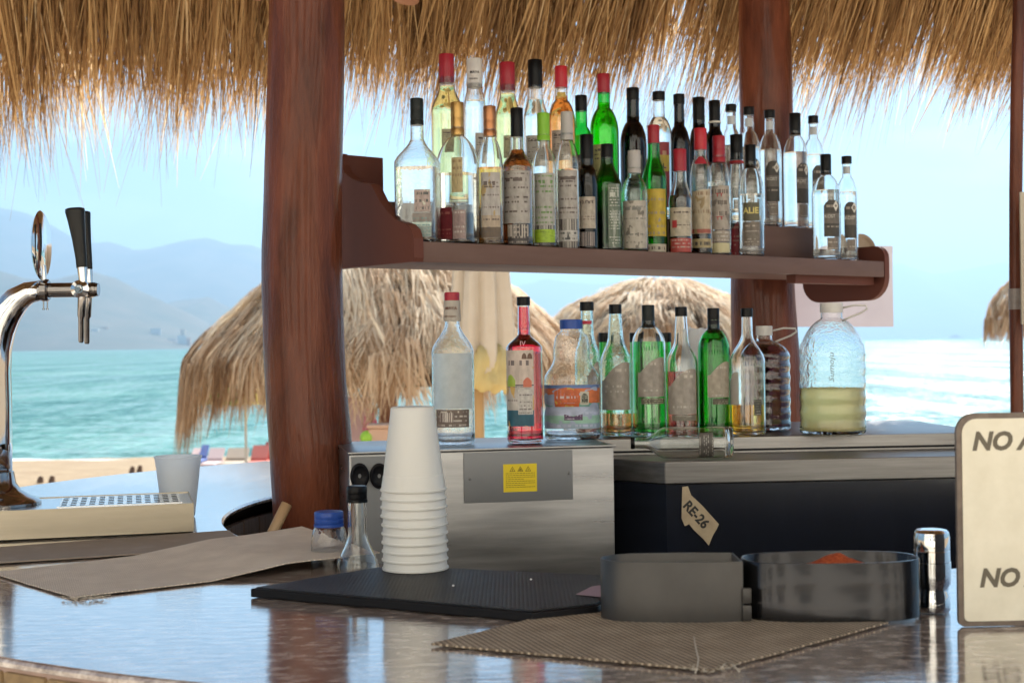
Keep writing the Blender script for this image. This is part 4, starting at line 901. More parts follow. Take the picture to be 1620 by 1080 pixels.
b, Rz, h, p = on_top('large clear plastic juice bottle with blue screw cap and fruit label', 906, 698, 506, 88, 36, 15, CTOP, 'blue', .50, .90, 'bulb', 3.2, 'pet', None,
    [(-72, 66, .10, .46, label_mat([(0, (.30, .40, .50)), (.12, (.30, .52, .42)), (.30, (.42, .47, .62)), (.50, (.16, .36, .30)), (.58, (.60, .16, .05)), (.92, (.12, .2, .42))], (.45, .5, .65), 7, .45, blot=(.36, .42, .56), blot_a=.55)),
     (-34, 14, .28, .44, label_mat([(0, (.60, .13, .04))], (.65, .55, .55), 3, .9, blot=(.6, .36, .06), blot_a=.6), lambda u: .8+.2*math.sin(math.pi*u)), (-16, 20, .17, .22, label_mat([(0, (.10, .05, .12))], (.5, .45, .55), 2, 1), lambda u: .6+.4*abs(2*u-1)), (16, 32, .295, .305+.10, label_mat([(0, (.50, .48, .40))], None)), (18.5, 30, .31, .39, label_mat([(0, (.02, .03, .02))], (.5, .5, .4), 5, .7), lambda u: .75+.25*min(1, 3*min(u, 1-u)))], wall=.0009, waist=(.05, .27, .03), name='juice_bottle')
LT = BKZ+.0012
slab = mat('torn_label', (0.36, 0.32, 0.28), 0.6, noise_s=50, col2=(0.27, 0.235, 0.205))
def tornlabel(c=(.36, .32, .28), ink=(.55, .5, .44)): return label_mat([(0, c)], ink, 9, .25, u0=.15, u1=.75)
wave = lambda u: .62+.38*math.sin(math.pi*min(1, max(0, (u-.1)/.9))*.62)
on_top('clear syrup bottle with red neck band, squeezed behind the big juice bottle', 931, 694, 478, 40, 22, 14, LT, 'black', .58, .78, 'bell', 2, 'aqua', ('redbrown', .08), [(0, 60, .30, .56, tornlabel(), wave), (-55, 45, .835, .86, label_mat([(0, (.45, .02, .05))], None), None, 'neck_label')])
on_top('pale aqua syrup bottle with a little orange syrup at the bottom', 976, 691, 482, 50, 20, 15, LT, 'black', .55, .76, 'long', 2, 'aqua', ('peach', .17), [(-62, 56, .20, .56, tornlabel(), wave)])
on_top('full bright green syrup bottle with torn grey label, left of the two green ones', 1028, 691, 483, 53, 20, 37, LT, 'greyblack', .70, .84, 'round', 2, 'clear', ('green', .72), [(-40, 62, .30, .60, tornlabel(), wave), (-28, 60, .245, .29, label_mat([(0, (.10, .09, .06))], (.5, .5, .35), 3, .7))])
on_top('syrup bottle half full of brown-red syrup with lime tinted shoulder', 1080, 691, 486, 50, 19, 15, LT, 'black', .56, .74, 'long', 2, 'clear', ('redbrown', .50), [(-58, 60, .17, .52, tornlabel(), wave), (-40, 58, .12, .165, tornlabel((.2, .18, .14)))])
on_top('dark green syrup bottle with ribbed black neck, right of the two green ones', 1131, 690, 488, 50, 19, 40, LT, 'black', .68, .83, 'round', 2, 'green', ('green', .76), [(-24, 66, .30, .58, tornlabel((.38, .33, .26)), wave), (-5, 60, .245, .29, label_mat([(0, (.10, .09, .06))], (.5, .5, .35), 3, .7))], ridged=1)
on_top('clear syrup bottle with golden syrup in its lower third', 1184, 690, 488, 55, 19, 14, LT, 'black', .58, .80, 'bell', 2, 'clear', ('yellow', .24), [(-90, -30, .24, .50, mat('milky_film', (.6, .57, .5), .5, trans=.5), wave), (20, 48, .16, .28, label_mat([(0, (.05, .05, .04))], (.4, .38, .3), 6, .7))])
# further bottles standing behind that row
for px, lb in ((958, 'green bottle behind the pale aqua syrup bottle, only its shoulder showing'), (1007, 'green bottle between two syrup bottles in the row behind'), (1055, 'green bottle behind and right of the bright green syrup bottle')):
    p = at(px, 688, 3.42); p.z = LT; s_ = 3.42/F; h = at(px, 526, 3.42).z-LT
    bottle(lb, (p.x, p.y, LT), h, 15*s_, 9*s_, 'black', 15*s_, .58, .78, 'bell', 2, G['green'], ('green', .7), [], 'green bottles in the row behind', name='syrup_bottle')
# crumpled white plastic bag behind
bag = mat('white_plastic_bag', (0.78, 0.80, 0.82), 0.4, translucent=.4)
c = at(1103, 560, 3.36); c.z = 0; g = MB(); P_ = []
hb = at(1103, 528, 3.36).z-LT
for j in range(13):
    t = j/12; P_.append([((.052*(1-.55*t**2)*(1+.22*nz(3*math.cos(2*math.pi*i/20), 3*math.sin(2*math.pi*i/20)+j*.5)))*math.cos(2*math.pi*i/20), .04*(1-.5*t**2)*(1+.25*nz(i*.9, j*.8))*math.sin(2*math.pi*i/20), t*hb+.012*nz(i*.8, j*.5)) for i in range(21)])
g.grid(P_); o = g.build('plastic_bag', bag, angle=180); o.location = (c.x, c.y, LT+.012); tag(o, 'crumpled white plastic bag behind the brown-red syrup bottle', 'bag')

# jugs
def jug(label, px, pyb, ytop, wpx, neckpx, z, gm, liq, bt, ns, nribs, hdir, capc):
    p, r = standz(px, pyb, z, wpx); s_ = p.y/F; h = at(px, ytop, p.y).z-z
    b, Rz = bottle(label, (p.x, p.y, z+.001), h, wpx/2*s_, neckpx/2*s_, capc, 15*s_, bt, ns, 'round', 2, G[gm], liq, [], 'big plastic jugs at the end of the ledge', name='plastic_jug', ribs=(.03, nribs), wall=.001)
    b['category'] = 'jug'
    g = MB(); x0 = hdir*neckpx/2*s_*.95; zc = h-11*s_; L_ = 36*s_
    g.tube([(x0, 0, zc+3*s_), (x0+hdir*L_*.5, -.004, zc+7*s_), (x0+hdir*L_, -.003, zc+6*s_), (x0+hdir*L_*1.05, 0, zc+1*s_), (x0+hdir*L_*.8, .002, zc-5*s_), (x0+hdir*L_*.3, .003, zc-12*s_), (x0*.95, .003, zc-17*s_)], .0022, 10)
    g.build('handle', CAPM['white'], b, angle=180); return b, Rz, h
b, Rz, h = jug('dark red syrup jug with white cap behind the golden syrup bottle', 1211, 683, 516, 80, 26, LT, 'pet', ('wine', .82), .70, .86, 9, 1, 'white')
b, Rz, h = jug('large clear plastic jug half full of cloudy yellow juice', 1318, 690, 480, 104, 36, LT, 'pet', ('juice', .35), .60, .88, 9, 1, 'white')
r = Rz(.5*h)+.001
text_mesh('Sumoju', .016, mat('handwriting', (.25, .27, .27), .6), b, lambda x, y: ((Rz(.40*h+x)+.001)*math.sin(.05-y/r), -(Rz(.40*h+x)+.001)*math.cos(.05-y/r), .40*h+x), name='handwriting', shear=.3, xs=1.3)
# lying empty bottle on the front ledge
c = at(1159, 706, 2.87); r = 25*2.87/F
b, Rz = bottle('empty clear bottle lying on its side on the steel ledge', (c.x, c.y, LZ+r+.002), .205, r, r*.38, 'black', .008, .66, .86, 'bell', 2, G['clear'], None,
    [(-60, 40, .20, .34, label_mat([(0, (.10, .09, .08))], (.4, .38, .34), 7, .8))], None, name='lying_bottle', ridged=0)
b.rotation_euler = (R(90), R(0), R(-88)); b.rotation_euler = (Matrix.Rotation(R(-3), 3, 'Z') @ Matrix.Rotation(R(-90), 3, 'Y')).to_euler()

# ================================================================== ON THE COUNTER
def sheet(name, corners, m, th, label, cat, zf=lambda u, v: 0, n=24, wob=.0008, z=CT+.0006, parent=None):
    """thin mat: corners in picture order back-left, back-right, front-right, front-left projected on the counter"""
    A, B, C_, D = [onz(px, py, z) for px, py in corners]
    o3 = (A+B+C_+D)/4; g = MB()
    top = []; 
    for j in range(n+1):
        v = j/n; row = []
        for i in range(n+1):
            u = i/n; p = A.lerp(B, u).lerp(D.lerp(C_, u), v)-o3; e = min(u, 1-u, v, 1-v)
            k = wob*nz(p.x*60, p.y*60)*(1 if e == 0 else 0)*2
            row.append((p.x+k, p.y+k, zf(u, v)+.0006*nz(p.x*12, p.y*12+5)+.0006))
        top.append(row)
    w_ = n+1; vt = [q for r_ in top for q in r_]; N_ = len(vt)
    g.add([(x, y, zz+th) for x, y, zz in vt]+vt, [(j*w_+i, j*w_+i+1, (j+1)*w_+i+1, (j+1)*w_+i) for j in range(n) for i in range(n)]+[(N_+j*w_+i, N_+(j+1)*w_+i, N_+(j+1)*w_+i+1, N_+j*w_+i+1) for j in range(n) for i in range(n)])
    bd = [(0, i) for i in range(n)]+[(j, n) for j in range(n)]+[(n, i) for i in range(n, 0, -1)]+[(j, 0) for j in range(n, 0, -1)]
    ids = [j*w_+i for j, i in bd]
    g.f += [(ids[k], ids[(k+1) % len(ids)], N_+ids[(k+1) % len(ids)], N_+ids[k]) for k in range(len(ids))]
    o = g.build(name, m, parent, angle=40, loc=o3+Vector((0, 0, .0009))); return tag(o, label, cat)
mA = weave_mat('ribbed_mat', (0.78, 0.69, 0.60), (0.26, 0.21, 0.17), 52, .01, R(8), bump=.0016, mottle=.15)
mB_ = weave_mat('woven_mat_grey', (0.88, 0.78, 0.67), (0.47, 0.395, 0.33), 75, 75, R(25), bump=.0006, mottle=.35)
mC = weave_mat('woven_mat_brown', (0.66, 0.53, 0.39), (0.15, 0.108, 0.075), 46, 60, R(-20), bump=.0016, mottle=.3)
sheet('ribbed_mat', [(-60, 872), (362, 841), (396, 867), (-70, 897)], mA, .002, 'ribbed brown placemat lying under the steel drip tray', 'mat')
sheet('woven_mat', [(-14, 908), (478, 851), (601, 890), (116, 947)], mB_, .0016, 'smooth grey-brown woven placemat overlapping the black bar mat', 'mat', zf=lambda u, v: .0135*min(1, max(0, (u-.42)/.25))+.012*max(0, u-.8)*max(0, .6-v)*3)
sheet('woven_mat', [(905, 967), (1405, 988), (1128, 1064), (682, 1022)], mC, .0022, 'coarse brown woven placemat with frayed corner at the front', 'mat')
thr = mat('pale_thread', (0.62, 0.55, 0.45), 0.8)
def thread(pts, rad, label, grp):
    g = MB(); P_ = [onz(a, b_, CT+.003)+Vector((0, 0, c)) for a, b_, c in pts]; o3 = P_[0].copy(); g.tube([p-o3 for p in P_], rad, 6); return tag(g.build('loose_thread', thr, angle=180, loc=o3), label, 'thread', grp)
thread([(1098, 1018, .008), (1101, 1032, .005), (1105, 1044, .002), (1103, 1056, .001), (1100, 1064, 0)], .0008, 'longest pale thread standing up from the frayed corner of the brown mat', 'threads frayed from mats')
thread([(1140, 1058, .001), (1150, 1051, .003), (1160, 1055, .003), (1170, 1062, 0)], .0006, 'short curled pale thread right of the frayed corner of the brown mat', 'threads frayed from mats')
rt = random.Random(4); g = MB()
for k in range(46):
    px = rt.uniform(1075, 1165); py = 1061-abs(px-1122)*.16+rt.uniform(-3, 3); a = onz(px, py, CT+.003); q = [a]
    for s_ in range(3): q.append(q[-1]+Vector((rt.uniform(-.004, .004), rt.uniform(-.004, .003), rt.uniform(-.0005, .0012))))
    g.tube([p-CAM for p in q], .00035, 4)
for k in range(50):
    px = rt.uniform(96, 170); py = 947-max(0, (px-116))*.10-max(0, 116-px)*.3+rt.uniform(-2, 3); a = onz(px, py, CT+.003); q = [a]
    for s_ in range(3): q.append(q[-1]+Vector((rt.uniform(-.005, .006), rt.uniform(-.005, .002), rt.uniform(-.0008, .0012))))
    g.tube([p-CAM for p in q], .00035, 4)
tag(g.build('frayed_fibres', thr, angle=180, loc=CAM), 'pale frayed fibres at the front corners of the woven mats', 'fibres', kind='stuff')

# black rubber bar mat
def rubber():
    m = bpy.data.materials.new('nubbed_rubber'); m.use_nodes = True; nt = m.node_tree; N = nt.nodes.new; L = nt.links.new
    b = nt.nodes['Principled BSDF']; b.inputs['Base Color'].default_value = (0.016, 0.018, 0.022, 1); b.inputs['Roughness'].default_value = 0.42; b.inputs['Specular IOR Level'].default_value = 0.22
    tc = N('ShaderNodeTexCoord'); v = N('ShaderNodeTexVoronoi'); v.inputs['Scale'].default_value = 190; v.inputs['Randomness'].default_value = 0.15; L(tc.outputs['Object'], v.inputs[0])
    bp = N('ShaderNodeBump'); bp.invert = True; bp.inputs['Distance'].default_value = 0.0022; L(v.outputs['Distance'], bp.inputs['Height']); L(bp.outputs[0], b.inputs['Normal'])
    n = N('ShaderNodeTexNoise'); n.inputs['Scale'].default_value = 12; L(tc.outputs['Object'], n.inputs[0])
    rp = N('ShaderNodeValToRGB'); rp.color_ramp.elements[0].color = (0.007, 0.008, 0.011, 1); rp.color_ramp.elements[1].color = (0.022, 0.024, 0.03, 1); rp.color_ramp.elements[0].position = .4; rp.color_ramp.elements[1].position = .75
    L(n.outputs[0], rp.inputs[0]); L(rp.outputs[0], b.inputs['Base Color'])
    return m
z1 = CT+.0145
pts = [onz(px, py, z1) for px, py in ((610, 893), (952, 908), (1010, 925), (946, 955), (842, 966), (396, 928))]
o3 = sum(pts, Vector())/len(pts); bmx = thing('rubber_bar_mat', 'black nubbed rubber bar mat under the stack of white cups', 'bar mat', (o3.x, o3.y, CT+.001))
loc = [p-Vector((o3.x, o3.y, 0)) for p in pts]; g = MB(); g.prism([(p.x, p.y, 0) for p in loc], (0, 0, .0115)); o = g.build('base', rub, bmx, smooth=False)
bv = o.modifiers.new('bevel', 'BEVEL'); bv.width = .0015; bv.segments = 2
ctr = sum(loc, Vector())/len(loc); g = MB(); g.prism([((p.x-ctr.x)*.975+ctr.x, (p.y-ctr.y)*.96+ctr.y, .0117) for p in loc], (0, 0, .0018)); g.build('nubbed_surface', rubber(), bmx, smooth=False)
MT = CT+.001+.0137
crm = mat('white_crumb', (.75, .72, .7), .8)
for k, (px, py) in enumerate(((717, 927), (840, 917))):
    p = onz(px, py, MT); g = MB(); g.lathe([(0, .0012), (.0012, .0018), (.0022, .001)], 7); o = g.build('crumb', crm, loc=(p.x, p.y, MT)); tag(o, ('larger' if k == 0 else 'smaller')+' white crumb lying on the black bar mat', 'crumb')

# cups
cupm = mat('white_cup_plastic', (0.86, 0.85, 0.82), 0.32, translucent=.35)
cupm2 = mat('frosted_cup_plastic', (0.90, 0.94, 0.98), 0.3, translucent=.6)
def cup_mesh(Rm, Rb, H, m, parent=None, name='body', up=True):
    """thin walled tumbler, mouth radius Rm at z=0 when inverted"""
    t = .0009; P_ = [(0, Rm+.0012), (.0012, Rm+.0019), (.003, Rm+.0015), (.0034, Rm+.0002), (.022, Rm-(Rm-Rb)*.17-.0001), (.0222, Rm-(Rm-Rb)*.17-.0006)]+[(H*f, Rm+(Rb-Rm)*f) for f in (.3, .5, .7, .9, .985)]+[(H, Rb-.0018), (H, .004), (H-t, .004), (H-t*2, Rb-.003)]+[(H*f, Rm+(Rb-Rm)*f-t) for f in (.9, .6, .3)]+[(0, Rm-t)]
    if not up: P_ = [(H-z, r) for z, r in P_]
    g = MB(); n = 56; vs = [(r*math.cos(2*math.pi*i/n), r*math.sin(2*math.pi*i/n), z) for z, r in P_ for i in range(n)]; K = len(P_)
    g.add(vs, [(j*n+i, j*n+(i+1) % n, ((j+1) % K)*n+(i+1) % n, ((j+1) % K)*n+i) for j in range(K) if j != 12 for i in range(n)])
    g.f += [tuple(12*n+i for i in range(n)), tuple(13*n+i for i in reversed(range(n)))]
    return g.build('plastic_cup', m, parent, angle=50)
p = onz(657, 908, MT); k_ = (p.y+.047)/p.y; sxy = (p.x*k_, p.y+.047)
c0 = None; NC = 10; top_z = at(655, 643, sxy[1]).z; H = .1195; stp = (top_z-H-MT-.0008)/(NC-1)
for k in range(NC):
    if c0 is None: o = c0 = cup_mesh(.0460, .0308, H, cupm)
    else: o = c0.copy(); COL.objects.link(o)
    o.location = (sxy[0]+rt.uniform(-.0006, .0006)-.0001*k, sxy[1]+rt.uniform(-.0006, .0006), MT+.0008+stp*k)
    lb = 'white plastic cup upside down on top of the stack, the only one fully showing' if k == NC-1 else 'bottom upside-down white cup of the stack, mouth resting on the bar mat' if k == 0 else '%s white cup from the bottom of the stack, only its rim band showing' % ['', 'second', 'third', 'fourth', 'fifth', 'sixth', 'seventh', 'eighth', 'ninth'][k]
    tag(o, lb, 'cup', 'white cups stacked upside down')
sc_ = cup_mesh(.0455, .0315, .12, cupm2, up=False); p = onz(279, 819, CT); sc_.location = (p.x, p.y+.02, CT+.001); tag(sc_, 'single frosted white cup standing upright behind the drip tray', 'cup')
hs_ = at(425, 800, 2.72); g = MB(); g.tube([(.012, 0, -.45), (0, 0, -.12), (.006, .01, -.03), (.03, .03, .02)], .011, 12)
tag(g.build('bent_pipe', mat('tan_pipe', (.42, .28, .16), .5), angle=180, loc=(hs_.x, 2.72, hs_.z-.02)), 'tan bent pipe behind the thick column in the counter opening', 'pipe')

# drip tray and beer tower
tra = mat('tray_steel', (0.50, 0.44, 0.34), 0.38, metal=.9, noise_s=10, col2=(0.43, 0.375, 0.29), stretch=(.4, 1, 5), rough_a=.06)
traT = mat('tray_top_steel', (0.62, 0.63, 0.64), 0.2, metal=1)
chrome = mat('chrome', (0.72, 0.72, 0.72), 0.07, metal=1); chromed = mat('dark_chrome', (0.30, 0.28, 0.27), 0.12, metal=1)
fr_ = onz(307, 843, CT); fl_ = onz(-40, 859, CT); an = math.atan2(fr_.y-fl_.y, fr_.x-fl_.x); TH = .051; TD = .215
tray = thing('drip_tray', 'low stainless steel drip tray with perforated grill beneath the taps', 'drip tray', (fr_.x, fr_.y, CT+.0035), an)
g = MB(); W0 = -.52
g.box(W0, 0, 0, .0015, 0, TH); g.box(W0, 0, TD-.0015, TD, 0, TH); g.box(-.0015, 0, .0016, TD-.0016, 0, TH); g.box(W0, W0+.0015, .0016, TD-.0016, 0, TH); g.build('side_walls', tra, tray, smooth=False)
gx0, gx1, gy0, gy1 = -.235, -.022, .035, TD-.03
g = MB(); zt = TH-.0015
for x0, x1_, y0, y1 in ((W0+.002, gx0, .0017, TD-.0017), (gx1, -.0017, .0017, TD-.0017), (gx0, gx1, .0017, gy0), (gx0, gx1, gy1, TD-.0017)): g.box(x0, x1_, y0, y1, zt-.002, zt)
g.build('top_plate', traT, tray, smooth=False)
g = MB(); g.box(gx0-.001, gx1+.001, gy0-.001, gy1+.001, zt-.012, zt-.0105); g.build('tray_bottom', rub, tray, smooth=False)
nx, ny = 13, 5; g = MB()
cwx, cwy = (gx1-gx0)/nx, (gy1-gy0)/ny
for i in range(nx+1): g.box(gx0+cwx*i-cwx*.2, gx0+cwx*i+cwx*.2, gy0, gy1, zt-.0035, zt+.0012)
for j in range(ny+1): g.box(gx0, gx1, gy0+cwy*j-cwy*.2, gy0+cwy*j+cwy*.2, zt-.0032, zt+.0015)
g.build('grill', traT, tray, smooth=False)
TY = 2.60; tc_ = at(-12, 800, TY); tw = thing('beer_tower', 'polished chrome gooseneck beer tower with two black tap handles', 'beer tap', (tc_.x, TY, CT+.0035+TH))
L3 = lambda px, py, dy=0: (lambda q: Vector((q.x-tc_.x, dy, q.z-(CT+.0035+TH))))(at(px, py, TY))
s_ = TY/F
g = MB(); zc0 = L3(-12, 750).z
g.lathe([(-.001, 74*s_), (.004, 74*s_), (.008, 70*s_), (.014, 58*s_), (.024, 44*s_), (.038, 36*s_), (zc0+.004, 33*s_), (zc0+.006, 30*s_)], 40); g.build('base_flange', chromed, tw)
g = MB(); path = [(-12, 752, 30), (-12, 700, 30), (-12, 640, 29.5), (-13, 590, 29), (-11, 552, 28.5), (-3, 520, 27), (10, 494, 24.5), (27, 474, 21), (45, 463, 17.5), (66, 459, 15.5)]
g.tube([L3(a, b_) for a, b_, c in path], [c*s_ for a, b_, c in path], 28); g.build('neck_pipe', chrome, tw, angle=180)
g = MB(); g.tube([L3(65, 459), L3(67, 459), L3(76, 459), L3(78, 459)], [15*s_, 17.5*s_, 17.5*s_, 15*s_], 28); g.build('collar', chromed, tw)
g = MB(); g.tube([L3(78, 459), L3(152, 458)], 11.5*s_, 28); g.tube([L3(148, 458), L3(156, 458)], 10.3*s_, 28); g.build('cross_pipe', chromed, tw)
for dx in (69, 75):
    g = MB(); g.tube([L3(dx, 474), L3(dx, 489)], .0013, 8); g.tube([L3(dx, 488), L3(dx, 490)], .0026, 8); g.build('clamp_screw', chromed, tw)
# badge, seen edge on
g = MB(); P_ = []
bc = L3(65, 388)
for rr, tx in ((0.02, -.004), (.6, -.006), (.92, -.003), (1, 0), (.92, .004), (.02, .006)):
    P_.append([(bc.x+tx*1.1, bc.y+.05*rr*math.cos(2*math.pi*i/32), bc.z+55*s_*rr*math.sin(2*math.pi*i/32)) for i in range(33)])
g.grid(P_); o = g.build('badge', chrome, tw, angle=60)
g = MB(); g.tube([L3(70, 445), L3(68, 420)], .0055, 12); g.build('badge_stem', chrome, tw)
for k, (hx, dy) in enumerate(((122, .05), (131, -.02))):
    # tap body, spout and handle
    g = MB(); c = L3(hx+2, 458, dy)
    g.tube([c+Vector((0, .018, 0)), c+Vector((0, .006, 0)), c+Vector((0, -.006, 0)), c+Vector((0, -.012, 0))], [.010, .0165, .0165, .008], 20); g.tube([c+Vector((0, -.012, 0)), c+Vector((0, -.017, 0))], [.006, .0045], 6); tb_ = g.build('tap_body', chrome, tw)
    g = MB(); yb = 541 if k == 0 else 539; g.tube([L3(hx+4, 468, dy), L3(hx+3, 500, dy), L3(hx+2.5, 503, dy), L3(hx+2.5, yb, dy), L3(hx+2.5, yb+3, dy)], [.0078, .0072, .0052, .0050, .0034], 18); g.build('spout', chromed, tw)
    g = MB(); g.tube([L3(hx+6, 450, dy), L3(hx+4, 424, dy)], [.0075, .0092], 16); g.build('handle_ferrule', chrome, tw)
    g = MB(); hp = [(hx+3.5, 425, 8.2), (hx+2.5, 410, 8.6), (hx-1, 380, 10.5), (hx-5, 350, 13.5), (hx-7, 336, 15.5), (hx-7.3, 332, 15), (hx-7.4, 330.5, 11)]
    g.tube([L3(a, b_, dy) for a, b_, c in hp], [c*s_ for a, b_, c in hp], 24)
    for i, v in enumerate(g.v): g.v[i] = (v[0], dy+(v[1]-dy)*.72, v[2])
    g.build('tap_handle', mat('handle_black', (0.010, 0.0095, 0.009), 0.28, spec=.3), tw, angle=60)

# jar with blue lid and small clear bottle by the inner edge
p = Vector((at(521, 870, 2.22).x, 2.22, 0)); zj = CT-.035; s2 = 2.22/F
b, Rz = bottle('round clear plastic jar with blue screw lid behind the woven mat', (p.x, p.y, zj), at(521, 808, 2.22).z-zj, 29*s2, 23*s2, 'blue', 24*s2, .55, .80, 'round', 2, G['pet'], ('water', .3), [], None, name='lidded_jar', ridged=1, wall=.0012)
b['category'] = 'jar'
p = Vector((at(566, 880, 2.16).x, 2.16, 0)); s2 = 2.16/F
b, Rz = bottle('small clear dispenser bottle with black cap beside the blue lidded jar', (p.x, p.y, CT-.06), at(565, 768, 2.16).z-CT+.06, 34*s2, 16*s2, 'black', 26*s2, .30, .62, 'bell', 2, G['clear'], None, [], None, name='dispenser_bottle', ridged=1)
# a ledge inside the ring that carries them (below the counter top)
ins = thing('inner_shelf', 'narrow steel shelf along the inside edge of the round counter', 'shelf', (CX, CY, CT-.065))
g = MB(); a0, a1 = R(212), R(262); n = 24
vs = [(rr*math.cos(a0+(a1-a0)*i/n), rr*math.sin(a0+(a1-a0)*i/n), z) for z in (0, .004) for rr in (RI-.005, RI-.19) for i in range(n+1)]
w_ = n+1; g.add(vs, [(i, i+1, w_+i+1, w_+i) for i in range(n)]+[(2*w_+i, 3*w_+i, 3*w_+i+1, 2*w_+i+1) for i in range(n)]+[(i, 2*w_+i, 2*w_+i+1, i+1) for i in range(n)]+[(w_+i, w_+i+1, 3*w_+i+1, 3*w_+i) for i in range(n)]); g.build('shelf_plate', steel2, ins, smooth=False)
g = MB()
for a in (a0+.1, (a0+a1)/2, a1-.1): 
    x, y = (RI-.10)*math.cos(a), (RI-.10)*math.sin(a); g.tube([(x, y, 0), (x, y, -(CT-.065))], .012, 10)
g.build('support_legs', steel2, ins)

# napkin
nap = mat('purple_napkin', (0.34, 0.24, 0.28), 0.8)
o = sheet('napkin', [(935, 930), (975, 924), (972, 948), (912, 941)], nap, .0006, 'mauve paper napkin corner sticking out under the grey tray', 'napkin', n=8, z=MT)

# glass rimmer: two shallow trays joined by a hinge
rz_ = onz(1181, 985, CT+.003)
rim = thing('rimming_tray', 'open black plastic rimming tray with grey lid, chilli powder inside', 'tray', (rz_.x, rz_.y, CT+.0040))
greyp = mat('grey_plastic', (0.075, 0.070, 0.067), 0.36, metal=.5, spec=.35, noise_s=12, col2=(0.055, 0.052, 0.050)); blackp = mat('glossy_black_metal', (0.032, 0.031, 0.033), 0.20, metal=.8, coat=.15)
def tray_mesh(poly, hgt, wall, m, name, open_top=True, ht=None):
    """rounded plan outline with thin walls and a floor"""
    n = len(poly); c = Vector((sum(p[0] for p in poly)/n, sum(p[1] for p in poly)/n))
    def ins_(p, i):
        a = Vector(poly[i-1]); b_ = Vector(poly[(i+1) % n]); t = (b_-a).normalized(); nn = Vector((-t.y, t.x)); 
        if nn.dot(c-Vector(p)) < 0: nn = -nn
        return Vector(p)+nn*wall
    inner = [ins_(p, i) for i, p in enumerate(poly)]
    g = MB(); vs = [(p[0], p[1], 0) for p in poly]+[(p[0], p[1], hgt-.001) for p in poly]+[((p[0]*.8+q.x*.2), (p[1]*.8+q.y*.2), hgt) for p, q in zip(poly, inner)]+[((p[0]*.2+q.x*.8), (p[1]*.2+q.y*.8), hgt) for p, q in zip(poly, inner)]+[(q.x, q.y, hgt-.001) for q in inner]+[(q.x, q.y, .003) for q in inner]
    g.add(vs, [(j*n+i, j*n+(i+1) % n, (j+1)*n+(i+1) % n, (j+1)*n+i) for j in range(5) for i in range(n)])
    g.f += [tuple(reversed(range(n))), tuple(5*n+i for i in range(n))]
    return g.build(name, m, rim, angle=50), inner
l1 = onz(950, 975, CT+.003)-rz_; r1 = onz(1453, 985, CT+.003)-rz_
HT = at(1181, 891, rz_.y).z-CT-.004
Wr = r1.x*1.07
poly = []
n = 48
for i in range(n):      # right bowl: flat-backed bulging oval
    a = 2*math.pi*i/n; e = 2.6; ca, sa = math.cos(a), math.sin(a); k = 1/((abs(ca)**e+abs(sa)**e)**(1/e)); poly.append((Wr/2+.002+k*ca*Wr/2, .043+k*sa*.052))
rb, inner = tray_mesh(poly, HT, .0035, blackp, 'bowl')
Wl = -l1.x; poly = [(-.004, .006), (-.004, .070)]
poly = [(-.003, .0), (-.003, .075)]+[(-Wl*.62+.0-Wl*.38*math.sin(R(180*i/16)), .075-.075*(1-math.cos(R(180*i/16)))/2*1.0) for i in range(0, 17)]
poly = [(-.003, .003), (-.003, .075), (-Wl*.35, .082), (-Wl*.62, .082)]+[(-Wl*.66-Wl*.34*math.sin(R(a)), .044+.038*math.cos(R(a))) for a in range(10, 180, 12)]+[(-Wl*.60, .004), (-Wl*.3, -.001)]
lb_, _ = tray_mesh(poly, HT*1.03, .003, greyp, 'lid_tray')
g = MB()
for z0, z1_ in ((.002, .020), (.022, .040)): g.box(-.0045, .006, -.0015, .006, z0, z1_, bev=.001)
g.build('hinge', greyp, rim)
chil = mat('chilli_powder', (0.42, 0.085, 0.02), 0.95, noise_s=260, col2=(0.22, 0.03, 0.01), bump=.002, bump_s=400)
g = MB(); P_ = []
cxp = Wr*.55
for j in range(18):
    f = j/17; P_.append([(cxp+(.088*f*math.cos(2*math.pi*i/36)), .045+.042*f*math.sin(2*math.pi*i/36), HT-.006+.0105*math.exp(-(f/.28)**2)-.010*f+.0016*nz(f*9*math.cos(2*math.pi*i/36), f*9*math.sin(2*math.pi*i/36))) for i in range(37)])
g.grid(P_); tag(g.build('chilli_powder', chil, None, angle=180, loc=rim.location.copy()), 'heap of orange-red chilli powder filling the black tray', 'powder', kind='stuff')

# shaker
p = onz(1484, 972, CT); s2 = (p.y+.02)/F; sh_ = thing('chrome_shaker', 'small chrome shaker with domed cap between black tray and sign', 'shaker', (p.x, p.y+.022, CT+.0008))
hz = at(1484, 837, p.y+.022).z-CT
g = MB(); g.lathe([(0, 25*s2), (.002, 27*s2), (.008, 27.5*s2), (.020, 27*s2), (.026, 25*s2), (.030, 25*s2), (.034, 28*s2), (hz*.45, 29*s2), (hz*.60, 29*s2), (hz*.605, 27.5*s2)], 40); g.build('body', chrome, sh_)
g = MB(); g.lathe([(hz*.605, 27*s2), (hz*.61, 28*s2), (hz*.74, 28*s2), (hz*.745, 27.4*s2), (hz*.76, 27.4*s2), (hz*.765, 28*s2), (hz*.90, 28*s2), (hz*.96, 26.5*s2), (hz*.99, 23*s2), (hz, 16*s2), (hz, .002)], 40); g.build('cap', chrome, sh_, angle=25)

